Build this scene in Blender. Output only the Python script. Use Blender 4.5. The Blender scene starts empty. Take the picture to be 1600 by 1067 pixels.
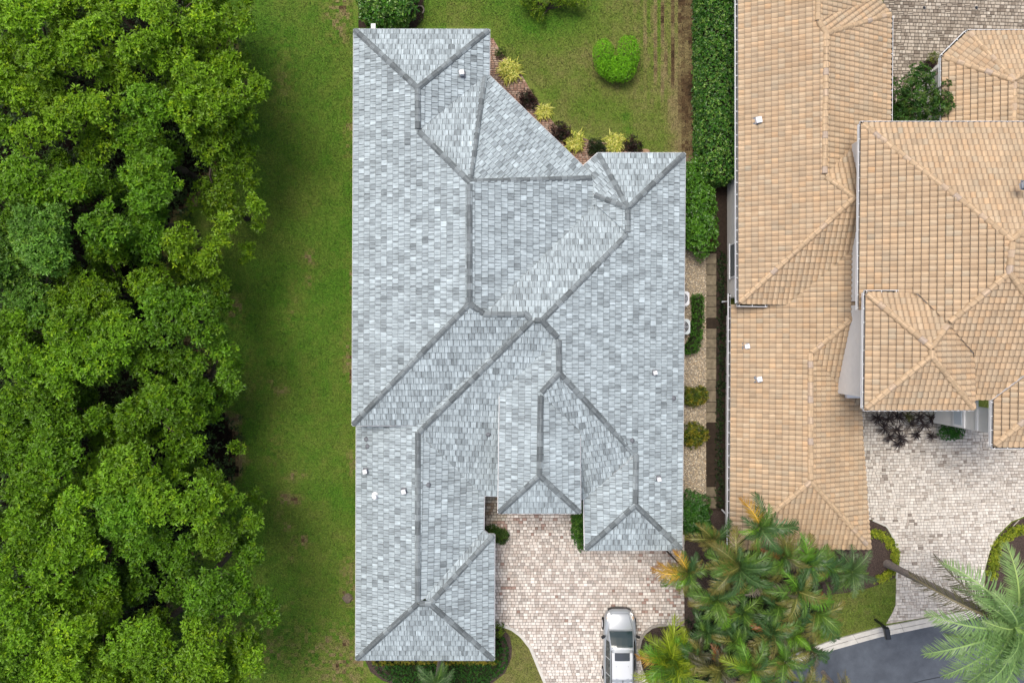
import bpy, math, random
import numpy as np
from mathutils import Matrix, Vector

random.seed(11)
rng = np.random.default_rng(11)
scene = bpy.context.scene
COL = scene.collection
R = math.radians

# ------------------------------------------------------------------ camera, sky, sun, exposure
CAM_H = 39.5          # the drone hovers 39.5 m above the lawn and looks straight down
FOC = 1067.0          # focal length in survey units (1600 across the frame)
cam_d = bpy.data.cameras.new("drone_camera")
cam_d.sensor_fit = 'HORIZONTAL'
cam_d.sensor_width = 36.0
cam_d.lens = 36.0 * FOC / 1600.0
cam_d.clip_start = 0.5
cam_d.clip_end = 2000.0
cam = bpy.data.objects.new("drone_camera", cam_d)
cam.location = (0, 0, CAM_H)
cam.rotation_euler = (0, 0, 0)
COL.objects.link(cam)
scene.camera = cam

SUN_EL, SUN_AZ = R(70), R(325)      # azimuth measured from +Y (north) clockwise
world = bpy.data.worlds.new("World")
scene.world = world
world.use_nodes = True
wn = world.node_tree
bg = wn.nodes.get("Background") or wn.nodes.new("ShaderNodeBackground")
sky = wn.nodes.new("ShaderNodeTexSky")
sky.sky_type = 'NISHITA'
sky.sun_disc = False
sky.sun_elevation = SUN_EL
sky.sun_rotation = SUN_AZ
sky.air_density = 1.0
sky.dust_density = 6.0
sky.ozone_density = 1.0
wn.links.new(sky.outputs[0], bg.inputs[0])
bg.inputs[1].default_value = 0.12
sun_d = bpy.data.lights.new("sun", 'SUN')
sun_d.energy = 1.4
sun_d.angle = R(26)
sun_d.color = (1.0, 0.965, 0.91)
sun = bpy.data.objects.new("sun", sun_d)
sdir = Vector((math.sin(SUN_AZ) * math.cos(SUN_EL), math.cos(SUN_AZ) * math.cos(SUN_EL), math.sin(SUN_EL)))
sun.rotation_euler = sdir.to_track_quat('Z', 'Y').to_euler()
sun.location = (0, 0, 60)
COL.objects.link(sun)
scene.view_settings.view_transform = 'Standard'
scene.view_settings.look = 'None'
scene.view_settings.exposure = 0.6
scene.view_settings.gamma = 1.0
scene.view_settings.use_curve_mapping = False
scene.cycles.max_bounces = 6
scene.cycles.transparent_max_bounces = 4

# ------------------------------------------------------------------ helpers
def P(px, py, z=0.0):
    """survey point (aerial photo reading) at height z -> metres on site"""
    k = (CAM_H - z) / FOC
    return np.array([(px - 800.0) * k, -(py - 533.5) * k, z])

def PL(pts, z=0.0):
    return [P(x, y, z) for x, y in pts]

def lin(r, g, b):
    f = lambda c: (c / 12.92 if c <= 0.04045 else ((c + 0.055) / 1.055) ** 2.4)
    return np.array([f(r / 255), f(g / 255), f(b / 255)])

def tag(o, label=None, cat=None, group=None, kind=None):
    if label: o['label'] = label
    if cat: o['category'] = cat
    if group: o['group'] = group
    if kind: o['kind'] = kind
    return o

def link(name, data, parent=None, mat=None):
    o = bpy.data.objects.new(name, data)
    COL.objects.link(o)
    if parent is not None: o.parent = parent
    if mat is not None and data is not None and len(data.materials) == 0:
        for m in (mat if isinstance(mat, (list, tuple)) else [mat]): data.materials.append(m)
    return o

def empty(name, loc, label=None, cat=None, group=None, kind=None, rz=0.0):
    o = bpy.data.objects.new(name, None)
    o.location = Vector(loc); o.rotation_euler = (0, 0, rz)
    o.empty_display_size = 0.2
    COL.objects.link(o)
    return tag(o, label, cat, group, kind)

def mesh_arr(name, V, corner, starts, totals, col=None, uv=None, matidx=None, smooth=False):
    me = bpy.data.meshes.new(name)
    V = np.ascontiguousarray(V, dtype=np.float32)
    me.vertices.add(len(V)); me.vertices.foreach_set("co", V.ravel())
    me.loops.add(len(corner)); me.loops.foreach_set("vertex_index", np.asarray(corner, dtype=np.int32))
    me.polygons.add(len(starts))
    me.polygons.foreach_set("loop_start", np.asarray(starts, dtype=np.int32))
    me.polygons.foreach_set("loop_total", np.asarray(totals, dtype=np.int32))
    if matidx is not None: me.polygons.foreach_set("material_index", np.asarray(matidx, dtype=np.int32))
    me.polygons.foreach_set("use_smooth", np.full(len(starts), smooth, dtype=bool))
    if uv is not None:
        l = me.uv_layers.new(name="UVMap"); l.data.foreach_set("uv", np.asarray(uv, dtype=np.float32).ravel())
    if col is not None:
        c = np.ones((len(starts), 4), dtype=np.float32); c[:, :3] = col
        a = me.attributes.new("col", 'FLOAT_COLOR', 'FACE'); a.data.foreach_set("color", c.ravel())
    me.update(calc_edges=True)
    return me

def mesh_quads(name, V, Q, col=None, smooth=False, matidx=None):
    Q = np.asarray(Q, dtype=np.int32); n, k = Q.shape
    return mesh_arr(name, V, Q.ravel(), np.arange(n) * k, np.full(n, k), col, None, matidx, smooth)

class MB:
    """collects polygons for one mesh"""
    def __init__(self):
        self.v = []; self.f = []; self.c = []; self.uv = []; self.m = []; self.has_uv = False
    def poly(self, pts, col=(0.5, 0.5, 0.5), uv=None, m=0):
        b = len(self.v)
        self.v.extend([tuple(p) for p in pts]); self.f.append(list(range(b, b + len(pts))))
        self.c.append(tuple(col)); self.m.append(m)
        if uv is not None: self.has_uv = True; self.uv.extend(uv)
        else: self.uv.extend([(p[0], p[1]) for p in pts])
    def box(self, c, s, col=(0.5, 0.5, 0.5), rot=None, m=0):
        x, y, z = s[0] / 2, s[1] / 2, s[2] / 2
        p = [Vector((i * x, j * y, k * z)) for i in (-1, 1) for j in (-1, 1) for k in (-1, 1)]
        if rot is not None: p = [rot @ q for q in p]
        p = [q + Vector(c) for q in p]
        for f in ((0, 1, 3, 2), (4, 6, 7, 5), (0, 4, 5, 1), (2, 3, 7, 6), (0, 2, 6, 4), (1, 5, 7, 3)):
            self.poly([p[i] for i in f], col, m=m)
    def prism(self, pts, z0, z1, col=(0.5, 0.5, 0.5), m=0, mside=None, bottom=False):
        """pts: list of 2D/3D points CCW; z0 below z1"""
        top = [(p[0], p[1], z1) for p in pts]; bot = [(p[0], p[1], z0) for p in pts]
        ar = sum(pts[i][0] * pts[(i + 1) % len(pts)][1] - pts[(i + 1) % len(pts)][0] * pts[i][1] for i in range(len(pts)))
        if ar < 0: top.reverse(); bot.reverse()
        self.poly(top, col, m=m)
        n = len(top); ms = m if mside is None else mside
        for i in range(n):
            j = (i + 1) % n
            self.poly([bot[i], bot[j], top[j], top[i]], col, m=ms)
        if bottom: self.poly(bot[::-1], col, m=ms)
    def tube(self, pts, rad, n=8, col=(0.5, 0.5, 0.5), m=0, cap=True):
        pts = [Vector(p) for p in pts]
        rads = rad if isinstance(rad, (list, tuple)) else [rad] * len(pts)
        rings = []
        for i, p in enumerate(pts):
            t = (pts[min(i + 1, len(pts) - 1)] - pts[max(i - 1, 0)]).normalized()
            a = t.cross(Vector((0, 0, 1)))
            if a.length < 1e-3: a = t.cross(Vector((0, 1, 0)))
            a.normalize(); b = t.cross(a)
            rings.append([p + rads[i] * (math.cos(2 * math.pi * k / n) * a + math.sin(2 * math.pi * k / n) * b) for k in range(n)])
        for i in range(len(rings) - 1):
            for k in range(n):
                self.poly([rings[i][k], rings[i + 1][k], rings[i + 1][(k + 1) % n], rings[i][(k + 1) % n]], col, m=m)
        if cap:
            self.poly(rings[-1], col, m=m); self.poly(rings[0][::-1], col, m=m)
    def strip(self, left, right, col=(0.5, 0.5, 0.5), m=0):
        for i in range(len(left) - 1):
            self.poly([left[i], right[i], right[i + 1], left[i + 1]], col, m=m)
    def mesh(self, name, smooth=False):
        corner = [i for f in self.f for i in f]
        tot = [len(f) for f in self.f]; st = np.concatenate([[0], np.cumsum(tot)[:-1]]) if tot else []
        me = mesh_arr(name, np.array(self.v).reshape(-1, 3), corner, st, tot, np.array(self.c), self.uv, self.m, smooth)
        return me
    def build(self, name, mat, parent=None, smooth=False, weld=False):
        me = self.mesh(name, smooth)
        if weld:
            import bmesh
            bm = bmesh.new(); bm.from_mesh(me); bmesh.ops.remove_doubles(bm, verts=bm.verts, dist=1e-4); bm.to_mesh(me); bm.free()
        return link(name, me, parent, mat)

def copy_obj(o, parent=None):
    c = o.copy(); COL.objects.link(c)
    if parent is not None: c.parent = parent
    return c

def in_poly(x, y, poly):
    x = np.asarray(x); y = np.asarray(y); r = np.zeros(x.shape, bool); n = len(poly)
    for i in range(n):
        x0, y0 = poly[i][0], poly[i][1]; x1, y1 = poly[(i + 1) % n][0], poly[(i + 1) % n][1]
        c = ((y0 > y) != (y1 > y)) & (x < (x1 - x0) * (y - y0) / (y1 - y0 + 1e-12) + x0)
        r ^= c
    return r

_ng = rng.random((8, 64, 64))
def vnoise(x, y, scale, k=0, octv=3):
    """value noise 0..1"""
    out = 0; amp = 1; tot = 0
    for o in range(octv):
        g = _ng[(k + o) % 8]; a = x * scale + 17.3 * k; b = y * scale + 5.1 * k
        i = np.floor(a).astype(int); j = np.floor(b).astype(int); fx = a - i; fy = b - j
        fx = fx * fx * (3 - 2 * fx); fy = fy * fy * (3 - 2 * fy)
        i0, i1, j0, j1 = i % 64, (i + 1) % 64, j % 64, (j + 1) % 64
        out = out + amp * ((g[i0, j0] * (1 - fx) + g[i1, j0] * fx) * (1 - fy) + (g[i0, j1] * (1 - fx) + g[i1, j1] * fx) * fy)
        tot += amp; amp *= 0.5; scale *= 2.1
    return out / tot

# ------------------------------------------------------------------ materials
class NT:
    def __init__(self, name, rough=0.7, spec=0.3):
        self.m = bpy.data.materials.new(name); self.m.use_nodes = True
        self.t = self.m.node_tree; self.b = self.t.nodes["Principled BSDF"]
        self.b.inputs["Roughness"].default_value = rough
        self.b.inputs["Specular IOR Level"].default_value = spec
    def n(self, t, **kw):
        nd = self.t.nodes.new(t)
        for k, v in kw.items(): setattr(nd, k, v)
        return nd
    def l(self, a, b): self.t.links.new(a, b)
    def attr(self): return self.n("ShaderNodeAttribute", attribute_name="col").outputs["Color"]
    def noise(self, scale, detail=3, vec=None, rough=0.55):
        nd = self.n("ShaderNodeTexNoise"); nd.inputs["Scale"].default_value = scale
        nd.inputs["Detail"].default_value = detail; nd.inputs["Roughness"].default_value = rough
        if vec is not None: self.l(vec, nd.inputs["Vector"])
        return nd.outputs["Fac"]
    def pos(self): return self.n("ShaderNodeNewGeometry").outputs["Position"]
    def maprange(self, v, a, b, c, d):
        nd = self.n("ShaderNodeMapRange"); self.l(v, nd.inputs[0])
        for i, x in enumerate((a, b, c, d)): nd.inputs[1 + i].default_value = x
        return nd.outputs[0]
    def mul(self, col, fac):
        nd = self.n("ShaderNodeVectorMath", operation='SCALE'); self.l(col, nd.inputs[0]); self.l(fac, nd.inputs["Scale"])
        return nd.outputs[0]
    def ramp(self, v, stops):
        nd = self.n("ShaderNodeValToRGB"); self.l(v, nd.inputs[0]); e = nd.color_ramp.elements
        while len(e) < len(stops): e.new(0.5)
        for x, (p, c) in zip(e, stops): x.position = p; x.color = (c[0], c[1], c[2], 1)
        return nd.outputs[0]
    def mix(self, f, a, b):
        nd = self.n("ShaderNodeMix", data_type='RGBA')
        if isinstance(f, float): nd.inputs[0].default_value = f
        else: self.l(f, nd.inputs[0])
        for i, c in ((6, a), (7, b)):
            if isinstance(c, (tuple, list, np.ndarray)): nd.inputs[i].default_value = (c[0], c[1], c[2], 1)
            else: self.l(c, nd.inputs[i])
        return nd.outputs[2]
    def base(self, c):
        if isinstance(c, (tuple, list, np.ndarray)): self.b.inputs["Base Color"].default_value = (c[0], c[1], c[2], 1)
        else: self.l(c, self.b.inputs["Base Color"])
    def bump(self, v, dist, strength=0.6):
        nd = self.n("ShaderNodeBump"); nd.inputs["Distance"].default_value = dist; nd.inputs["Strength"].default_value = strength
        self.l(v, nd.inputs["Height"]); self.l(nd.outputs[0], self.b.inputs["Normal"])
    def uvs(self, sx, sy):
        u = self.n("ShaderNodeUVMap", uv_map="UVMap"); mp = self.n("ShaderNodeMapping")
        mp.inputs["Scale"].default_value = (sx, sy, 1); self.l(u.outputs[0], mp.inputs[0]); return mp.outputs[0]

def plain(name, c, rough=0.6, spec=0.4, noise=0.0, scale=6, metal=0.0):
    t = NT(name, rough, spec)
    if noise: t.base(t.mix(t.maprange(t.noise(scale, 4, t.pos()), .3, .7, 0, 1), np.array(c) * (1 - noise), np.array(c) * (1 + noise)))
    else: t.base(c)
    t.b.inputs["Metallic"].default_value = metal
    return t.m

def attr_mat(name, rough=0.75, spec=0.25, nscale=20, namp=0.25, bump=0.0):
    t = NT(name, rough, spec); nz = t.noise(nscale, 4, t.pos())
    t.base(t.mul(t.attr(), t.maprange(nz, .25, .75, 1 - namp, 1 + namp)))
    if bump: t.bump(nz, bump)
    return t.m

def leaf_mat(name, rough=0.42, spec=0.28, trans=0.3):
    t = NT(name, rough, spec)
    a = t.attr(); t.base(a)
    tr = t.n("ShaderNodeBsdfTranslucent"); t.l(t.mul(a, t.maprange(t.noise(1.0), 0, 1, 1.15, 1.15)), tr.inputs[0])
    ms = t.n("ShaderNodeMixShader"); ms.inputs[0].default_value = trans
    out = t.t.nodes["Material Output"]
    t.l(t.b.outputs[0], ms.inputs[1]); t.l(tr.outputs[0], ms.inputs[2]); t.l(ms.outputs[0], out.inputs[0])
    return t.m

def tile_mat(name, su, sv, lo, hi, edge, rough=0.75, blot=1.0):
    """streaks run up the slope (uv v axis); base tint from the tile's own colour"""
    t = NT(name, rough, 0.3)
    s1 = t.noise(1.0, 4, t.uvs(su, sv), .65); s2 = t.noise(1.0, 3, t.uvs(su * 3.1, sv * 1.6), .6)
    s3 = t.noise(blot, 3, t.pos())
    a = t.mul(t.attr(), t.maprange(s1, .28, .72, lo, hi))
    a = t.mul(a, t.maprange(s2, .25, .75, 0.86, 1.13))
    a = t.mul(a, t.maprange(s3, .3, .7, 1 - edge, 1 + edge))
    t.base(a); t.bump(s2, 0.004)
    return t.m

M = {}
M['shingle'] = tile_mat('slate_grey_tile', 8.0, 0.8, 0.44, 1.30, 0.13, .75, 1.7)
M['ridge'] = tile_mat('dark_ridge_tile', 11.0, .9, 0.6, 1.35, 0.05)
M['tan'] = tile_mat('tan_clay_tile', 16.0, 1.2, 0.86, 1.13, 0.07, 0.65, 0.6)
M['tan_ridge'] = attr_mat('tan_ridge_tile', 0.7, .3, 9, .14)
M['underlay'] = plain('roof_underlay', (0.10, 0.105, 0.11), .9, .1)
M['tan_underlay'] = plain('tan_underlay', (0.16, 0.10, 0.055), .9, .1)
M['stucco'] = plain('stucco', (0.74, 0.73, 0.70), .85, .2, .04, 3)
M['white'] = plain('white_paint', (0.78, 0.79, 0.80), .4, .5)
M['offwhite'] = plain('offwhite_paint', (0.66, 0.67, 0.68), .5, .4)
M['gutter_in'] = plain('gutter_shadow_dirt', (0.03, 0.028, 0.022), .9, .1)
M['glass'] = plain('window_glass', (0.04, 0.05, 0.06), .08, .6)
M['metal'] = plain('vent_metal', (0.72, 0.74, 0.78), .35, .6)
M['lead'] = plain('lead_grey', (0.13, 0.14, 0.155), .6, .4)
M['leaf'] = leaf_mat('leaf')
M['waxy'] = leaf_mat('waxy_leaf', .3, .5, .18)
M['blade'] = leaf_mat('blade_leaf', .5, .3, .35)
M['frond'] = leaf_mat('palm_leaf', .4, .4, .3)
M['bark'] = plain('bark', (0.075, 0.06, 0.048), .9, .1, .35, 14)
M['palm_bark'] = plain('palm_bark', (0.23, 0.20, 0.18), .9, .1, .25, 16)
M['paver'] = attr_mat('paver', .85, .2, 30, .13)
M['slab'] = attr_mat('slab', .85, .2, 5, .38)
M['stone'] = attr_mat('stone', .85, .2, 12, .2)
M['soil'] = plain('soil', (0.035, 0.025, 0.019), .95, .1, .4, 9)
M['mulch'] = plain('mulch', (0.06, 0.044, 0.037), .95, .1, .75, 22)
M['joint_sand'] = plain('joint_sand', (0.095, 0.083, 0.07), .95, .1, .3, 8)
M['kerb'] = plain('kerb_concrete', (0.50, 0.485, 0.44), .85, .2, .12, 2.2)
M['black'] = plain('black_paint', (0.012, 0.013, 0.015), .35, .5)
M['rubber'] = plain('rubber', (0.015, 0.015, 0.016), .8, .2)
GREY_V = dict(TL=(553, 46), TR=(764.7, 46.5), A=(652.5, 138), B=(653, 205), C=(733.5, 284.5), D=(733.5, 475), E=(550.5, 664.5), F=(757.5, 119.5), F2=(764.2, 118), G1=(911, 260), G=(926.7, 278.5), V0=(926.7, 313), V1=(922, 330), AP=(930, 319), d1=(757.5, 491.5), d2=(822, 491.5), P=(832, 501), J=(847, 501), I=(981, 366), H=(981, 325), g3=(927, 303.5), NWc=(934, 239.5), TR2=(1070.5, 239.5), K=(873, 529), L=(874, 583), M=(994, 711), N=(993, 789), SE=(1065.5, 859), v2=(750, 571), v3=(651, 664), lw=(557, 664.5), O=(653, 677), Q=(652.5, 943), R=(671.5, 943), SW=(556, 1030.5), SE2=(772, 1031), c1=(781, 612), c2=(779.5, 775), o2=(756.5, 774), e2=(755.5, 827), n1=(763, 834), n2=(772.5, 834.5), q2=(664, 934), L2=(845, 615), L3=(843, 743), cw=(778.5, 801.5), ce=(907, 801.5), s3=(906, 672), s4=(906.5, 780), s5=(912.5, 779), rw=(914, 859))
GREY_F = {
    'W_up': ('TL A B C D E', 3.557, 0.3969, (-1.0, 0.004), (551.75, 355.25)),
    'N_up': ('TR A TL', 3.554, 0.3954, (0.0024, 1.0), (658.85, 46.25)),
    'E_up': ('TR F2 F B A', 3.553, 0.3993, (1.0, -0.007), (764.45, 82.25)),
    'N_mid': ('F C B', 3.645, 0.393, (0.0, 1.0), (757.5, 119.5)),
    'NE': ('F F2 G1 G C', 3.533, 0.4693, (0.6953, 0.7188), (837.6, 189.0)),
    'E_mid': ('C G V0 V1 d1 D', 3.573, 0.3955, (1.0, 0.0), (926.7, 295.75)),
    'N_big': ('V1 AP I J P d2 d1', 3.623, 0.3803, (0.0, 1.0), (930, 319)),
    'W_rt': ('g3 H I AP V1 V0', 3.631, 0.3953, (-1.0, 0.0), (922, 330)),
    'NW': ('G1 NWc H g3 G', 3.197, 0.3784, (-0.6654, 0.7465), (922.5, 249.75)),
    'N_rt': ('NWc TR2 H', 3.157, 0.3948, (-0.0, 1.0), (1002.25, 239.5)),
    'E_big': ('TR2 H I J K L M N SE', 3.141, 0.3748, (1.0, -0.0081), (1068.0, 549.25)),
    'S1': ('D d1 d2 P v2 v3 E', 3.574, 0.4101, (0.005, -1.0), (600.75, 664.25)),
    'W_low': ('lw v3 v2 P O Q SW', 2.262, 0.3853, (-1.0, 0.0027), (556.5, 847.5)),
    'S2': ('O P J K c1 c2 o2', 2.293, 0.3868, (-0.0434, -0.9991), (768.0, 774.5)),
    'E_low': ('O o2 e2 q2 Q', 2.266, 0.4028, (0.9998, -0.0189), (756.0, 800.5)),
    'N_st': ('e2 n1 n2 R q2', 2.276, 0.3921, (0.0526, 0.9986), (767.75, 834.25)),
    'E_low2': ('n2 SE2 R', 2.272, 0.4029, (1.0, -0.0025), (772.25, 932.75)),
    'S_low': ('SW SE2 R Q', 2.26, 0.3853, (-0.0023, -1.0), (664.0, 1030.75)),
    'W_c': ('K L L2 L3 cw c1', 4.507, 0.406, (-0.9999, 0.0132), (779.75, 706.75)),
    'E_c': ('L2 s3 ce L3', 4.506, 0.4054, (1.0, 0.0077), (906.5, 736.75)),
    'S_c': ('cw ce L3', 4.502, 0.4022, (0.0, -1.0), (842.75, 801.5)),
    'S3': ('L M s5 s4 s3 L2', 3.233, 0.3624, (0.1644, -0.9864), (909.5, 779.5)),
    'W_r2': ('M N rw s5', 3.15, 0.3832, (-0.9998, -0.0187), (913.25, 819.0)),
    'S_r': ('rw SE N', 3.146, 0.3915, (0.0, -1.0), (989.75, 859.0)),
}
LOW_V = dict(a0=(1153, -70), a1=(1278.5, -70), a2=(1277.5, 31), T=(1291, 53), U=(1288.5, 275), X=(1335.5, 309), LW=(1154, 474.5), eN=(1372, -2), eD=(1391.5, 23), eS=(1390, 240), E0=(1368, -70), u1=(1336, 222), u2=(1360, 198), x2=(1360, 309), vb=(1230, 475.5), vt=(1342, 381), vt2=(1364, 365), b0=(1142, 476), hx=(1342, 488), hx2=(1364, 470), Wr=(1266.5, 553), Wb=(1266.5, 752), SWn=(1140, 857), SEn=(1360, 857), w1=(1322, 614), w2=(1345, 640), e1=(1361, 600))
LOW_F = {
    'W1': ('a0 a1 a2 T U X LW', 3.476, 0.4166, (-1.0, -0.0018), (1153.5, 202.25)),
    'E1': ('T eD eS U', 3.45, 0.3955, (1.0, -0.0069), (1390.75, 131.5)),
    'E1b': ('a1 E0 eN a2', 3.437, 0.3989, (1.0, 0.0), (1372, -2)),
    'D1': ('a2 eN eD T', 3.441, 0.3771, (0.7885, 0.615), (1381.75, 10.5)),
    'Ntri': ('U u2 x2 X', 3.959, 0.4015, (0.0, 1.0), (1360, 198)),
    'S1n': ('X LW vb vt2 x2', 3.467, 0.4067, (-0.0132, -0.9999), (1192.0, 475.0)),
    'W2': ('b0 vb vt2 hx2 Wr Wb SWn', 2.417, 0.4007, (-1.0, 0.0052), (1141.0, 666.5)),
    'S2n': ('Wr hx2 w2', 2.686, 0.4006, (0.0, -1.0), (1345, 640)),
    'E2': ('Wr w2 SEn Wb', 2.406, 0.387, (1.0, -0.0039), (1360.5, 728.5)),
    'S3n': ('SWn SEn Wb', 2.406, 0.3894, (0.0, -1.0), (1250.0, 857.0)),
}
HIGH_V = dict(p0=(1344.5, 192.5), p1=(1582, 375), p2=(1577, 427), p3=(1481, 506), p4=(1434, 459), p5=(1352, 456.5), p6=(1341.5, 484), p6b=(1352, 484), r0=(1680, 192.5), r1=(1680, 278), r2=(1680, 565), r3=(1600, 592), r4=(1557, 624), r5=(1523, 624), r6=(1521, 551), p3b=(1484, 510), Y1=(1456, 543), Y2=(1455.5, 556), sw=(1350, 640), se=(1522, 639.5), h0=(1552, 624.5), h1=(1680, 530), h2=(1680, 592), h3=(1551, 697.5), h4=(1680, 697.5))
HIGH_F = {
    'W3': ('p0 p1 p2 p3 p4 p5 p6b p6', 6.356, 0.3766, (-0.9999, 0.0103), (1343.0, 338.25)),
    'N3': ('p0 r0 r1 p1', 6.29, 0.3711, (-0.0, 1.0), (1512.25, 192.5)),
    'E3': ('p1 r1 r2 p2', 7.127, 0.3552, (1.0, 0.0), (1680, 278)),
    'S3b': ('p2 r2 r4 r5 r6 p3', 6.309, 0.381, (-0.0, -1.0), (1540.0, 624.0)),
    'N5': ('p5 p4 p3 Y1', 6.918, 0.4028, (0.0, 1.0), (1352, 456.5)),
    'W5': ('p5 Y1 Y2 sw', 6.839, 0.4138, (-0.9999, 0.0109), (1351.0, 548.25)),
    'E5': ('Y1 p3 r6 se Y2', 6.871, 0.4048, (0.9999, 0.0113), (1521.5, 595.25)),
    'S5': ('sw se Y2', 6.859, 0.404, (0.0029, -1.0), (1436.0, 639.75)),
    'W4': ('h0 h1 h2 h3', 6.513, 0.4083, (-0.9999, 0.0137), (1551.5, 661.0)),
    'S4': ('h3 h4 h2', 6.493, 0.3873, (0.0, -1.0), (1615.5, 697.5)),
}
GUEST_V = dict(t0=(1471, 89), t1=(1512, 49.5), t2=(1584, 126), t3=(1584, 240), t4=(1470, 240), t5=(1680, 49), t6=(1680, 30), t7=(1690, 240))
GUEST_F = {
    'W6': ('t0 t2 t3 t4', 3.209, 0.4066, (-1.0, 0.0066), (1470.5, 164.5)),
    'NW6': ('t0 t1 t2', 3.194, 0.3901, (-0.6938, 0.7202), (1491.5, 69.25)),
    'N6': ('t1 t5 t2', 3.201, 0.4015, (-0.003, 1.0), (1596.0, 49.25)),
}
# ------------------------------------------------------------------ roofs
def clip_rect(poly, u0, u1, v0, v1):
    def cut(pts, ax, val, keep_gt):
        out = []; n = len(pts)
        for i in range(n):
            a, b = pts[i], pts[(i + 1) % n]
            ia = a[ax] >= val if keep_gt else a[ax] <= val
            ib = b[ax] >= val if keep_gt else b[ax] <= val
            if ia: out.append(a)
            if ia != ib:
                s = (val - a[ax]) / (b[ax] - a[ax]); out.append((a[0] + s * (b[0] - a[0]), a[1] + s * (b[1] - a[1])))
        return out
    for ax, val, g in ((0, u0, True), (0, u1, False), (1, v0, True), (1, v1, False)):
        poly = cut(poly, ax, val, g)
        if len(poly) < 3: return []
    a = 0.5 * abs(sum(poly[i][0] * poly[(i + 1) % len(poly)][1] - poly[(i + 1) % len(poly)][0] * poly[i][1] for i in range(len(poly))))
    return poly if a > 1.5e-4 else []

class Plane:
    def __init__(self, ze, m, nrm, ref):
        n = np.array(nrm, float); n /= np.linalg.norm(n)
        self.ze, self.m, self.n = ze, m, n
        self.s0 = np.dot([(ref[0] - 800) / FOC, -(ref[1] - 533.5) / FOC], n) * (CAM_H - ze)
        self.O = P(ref[0], ref[1], ze)
        k = math.sqrt(1 + m * m)
        self.U = np.array([-n[1], n[0], 0.0]); self.Vv = np.array([-n[0], -n[1], m]) / k
        self.N = np.cross(self.U, self.Vv)
    def at(self, p):
        r = np.array([(p[0] - 800) / FOC, -(p[1] - 533.5) / FOC]); rn = r @ self.n
        z = (self.ze - self.m * rn * CAM_H + self.m * self.s0) / (1 - self.m * rn)
        return np.array([r[0] * (CAM_H - z), r[1] * (CAM_H - z), z])
    def zxy(self, x, y): return self.ze - self.m * (x * self.n[0] + y * self.n[1] - self.s0)
    def uv(self, p): d = p - self.O; return (float(d @ self.U), float(d @ self.Vv))
    def pt(self, u, v, h=0.0): return self.O + u * self.U + v * self.Vv + h * self.N

def load_roof(V, F):
    planes = {k: Plane(*f[1:]) for k, f in F.items()}
    polys = {k: f[0].split() for k, f in F.items()}
    def vert(*keys):
        fs = [k for k in polys if all(q in polys[k] for q in keys)]
        return [np.mean([planes[f].at(V[q]) for f in fs], axis=0) for q in keys]
    return planes, polys, vert

def tile_strips(kind):
    if kind == 'flat': return [(0.0, 1.0)]
    return [(0.0, .14), (.14, .30), (.30, .47), (.47, .64), (.64, .80), (.80, 1.0)]

def wave(kind, x):
    if kind == 'flat': return 0.0
    if x <= .80: return 0.042 * math.sin(math.pi * x / .80) ** .8 if 0 < x < .8 else 0.0
    return -0.004

def tile_polys(mb, plane, poly, u0, w, v0, d, kind, thick, gap, col, off, full=None, tilt=0.0):
    """adds one tile (clipped to poly unless full) to mb through a uv->point function"""
    over = 0.035
    f = plane if callable(plane) else plane.pt
    for a, b in tile_strips(kind):
        ua = u0 + gap / 2 + a * (w - gap); ub = u0 + gap / 2 + b * (w - gap)
        edge = .020 if kind == 'flat' else .024
        for va, vb in ((v0, v0 + edge), (v0 + edge, v0 + d + over)):
          q = [(ua, va), (ub, va), (ub, vb), (ua, vb)] if full else clip_rect(poly, ua, ub, va, vb)
          if not q: continue
          tile_face(mb, f, q, u0, w, v0, d, kind, thick, gap, np.array(col) * ((.52 if kind == 'flat' else .55) if va == v0 else 1.0), off, tilt, a, ua)  # lower strip darkened: course shadow painted into the colour, with some edge weathering

def tile_face(mb, f, q, u0, w, v0, d, kind, thick, gap, col, off, tilt, a, ua):
    ar = sum(q[i][0] * q[(i + 1) % len(q)][1] - q[(i + 1) % len(q)][0] * q[i][1] for i in range(len(q)))
    if ar < 0: q = q[::-1]
    def hh(u, v):
        x = min(1, max(0, (u - u0 - gap / 2) / (w - gap)))
        return 0.008 + thick * (1 - (v - v0) / d) + wave(kind, x) + tilt * (x - .5)
    top = [f(u, v, hh(u, v)) for u, v in q]
    uvv = [(u + off[0], v + off[1]) for u, v in q]
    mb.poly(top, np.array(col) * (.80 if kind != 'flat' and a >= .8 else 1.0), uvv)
    n = len(q)
    for i in range(n):
        j = (i + 1) % n
        bottom = abs(q[i][1] - v0) < 1e-6 and abs(q[j][1] - v0) < 1e-6
        side = kind == 'flat' and abs(q[i][0] - q[j][0]) < 1e-6
        outer = kind != 'flat' and ((a == 0 and abs(q[i][0] - ua) < 1e-6 and abs(q[j][0] - ua) < 1e-6))
        if bottom or side or outer:
            lo_i = f(q[i][0], q[i][1], -0.01); lo_j = f(q[j][0], q[j][1], -0.01)
            mb.poly([lo_i, lo_j, top[j], top[i]], np.array(col) * .33, [uvv[i], uvv[j], uvv[j], uvv[i]])  # lip and side faces darkened too, painting in shadow below the tile edge

def px_area(pts):
    q = [((p[0]) / (CAM_H - p[2]) * FOC, p[1] / (CAM_H - p[2]) * FOC) for p in pts]
    return 0.5 * abs(sum(q[i][0] * q[(i + 1) % len(q)][1] - q[(i + 1) % len(q)][0] * q[i][1] for i in range(len(q))))

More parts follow.
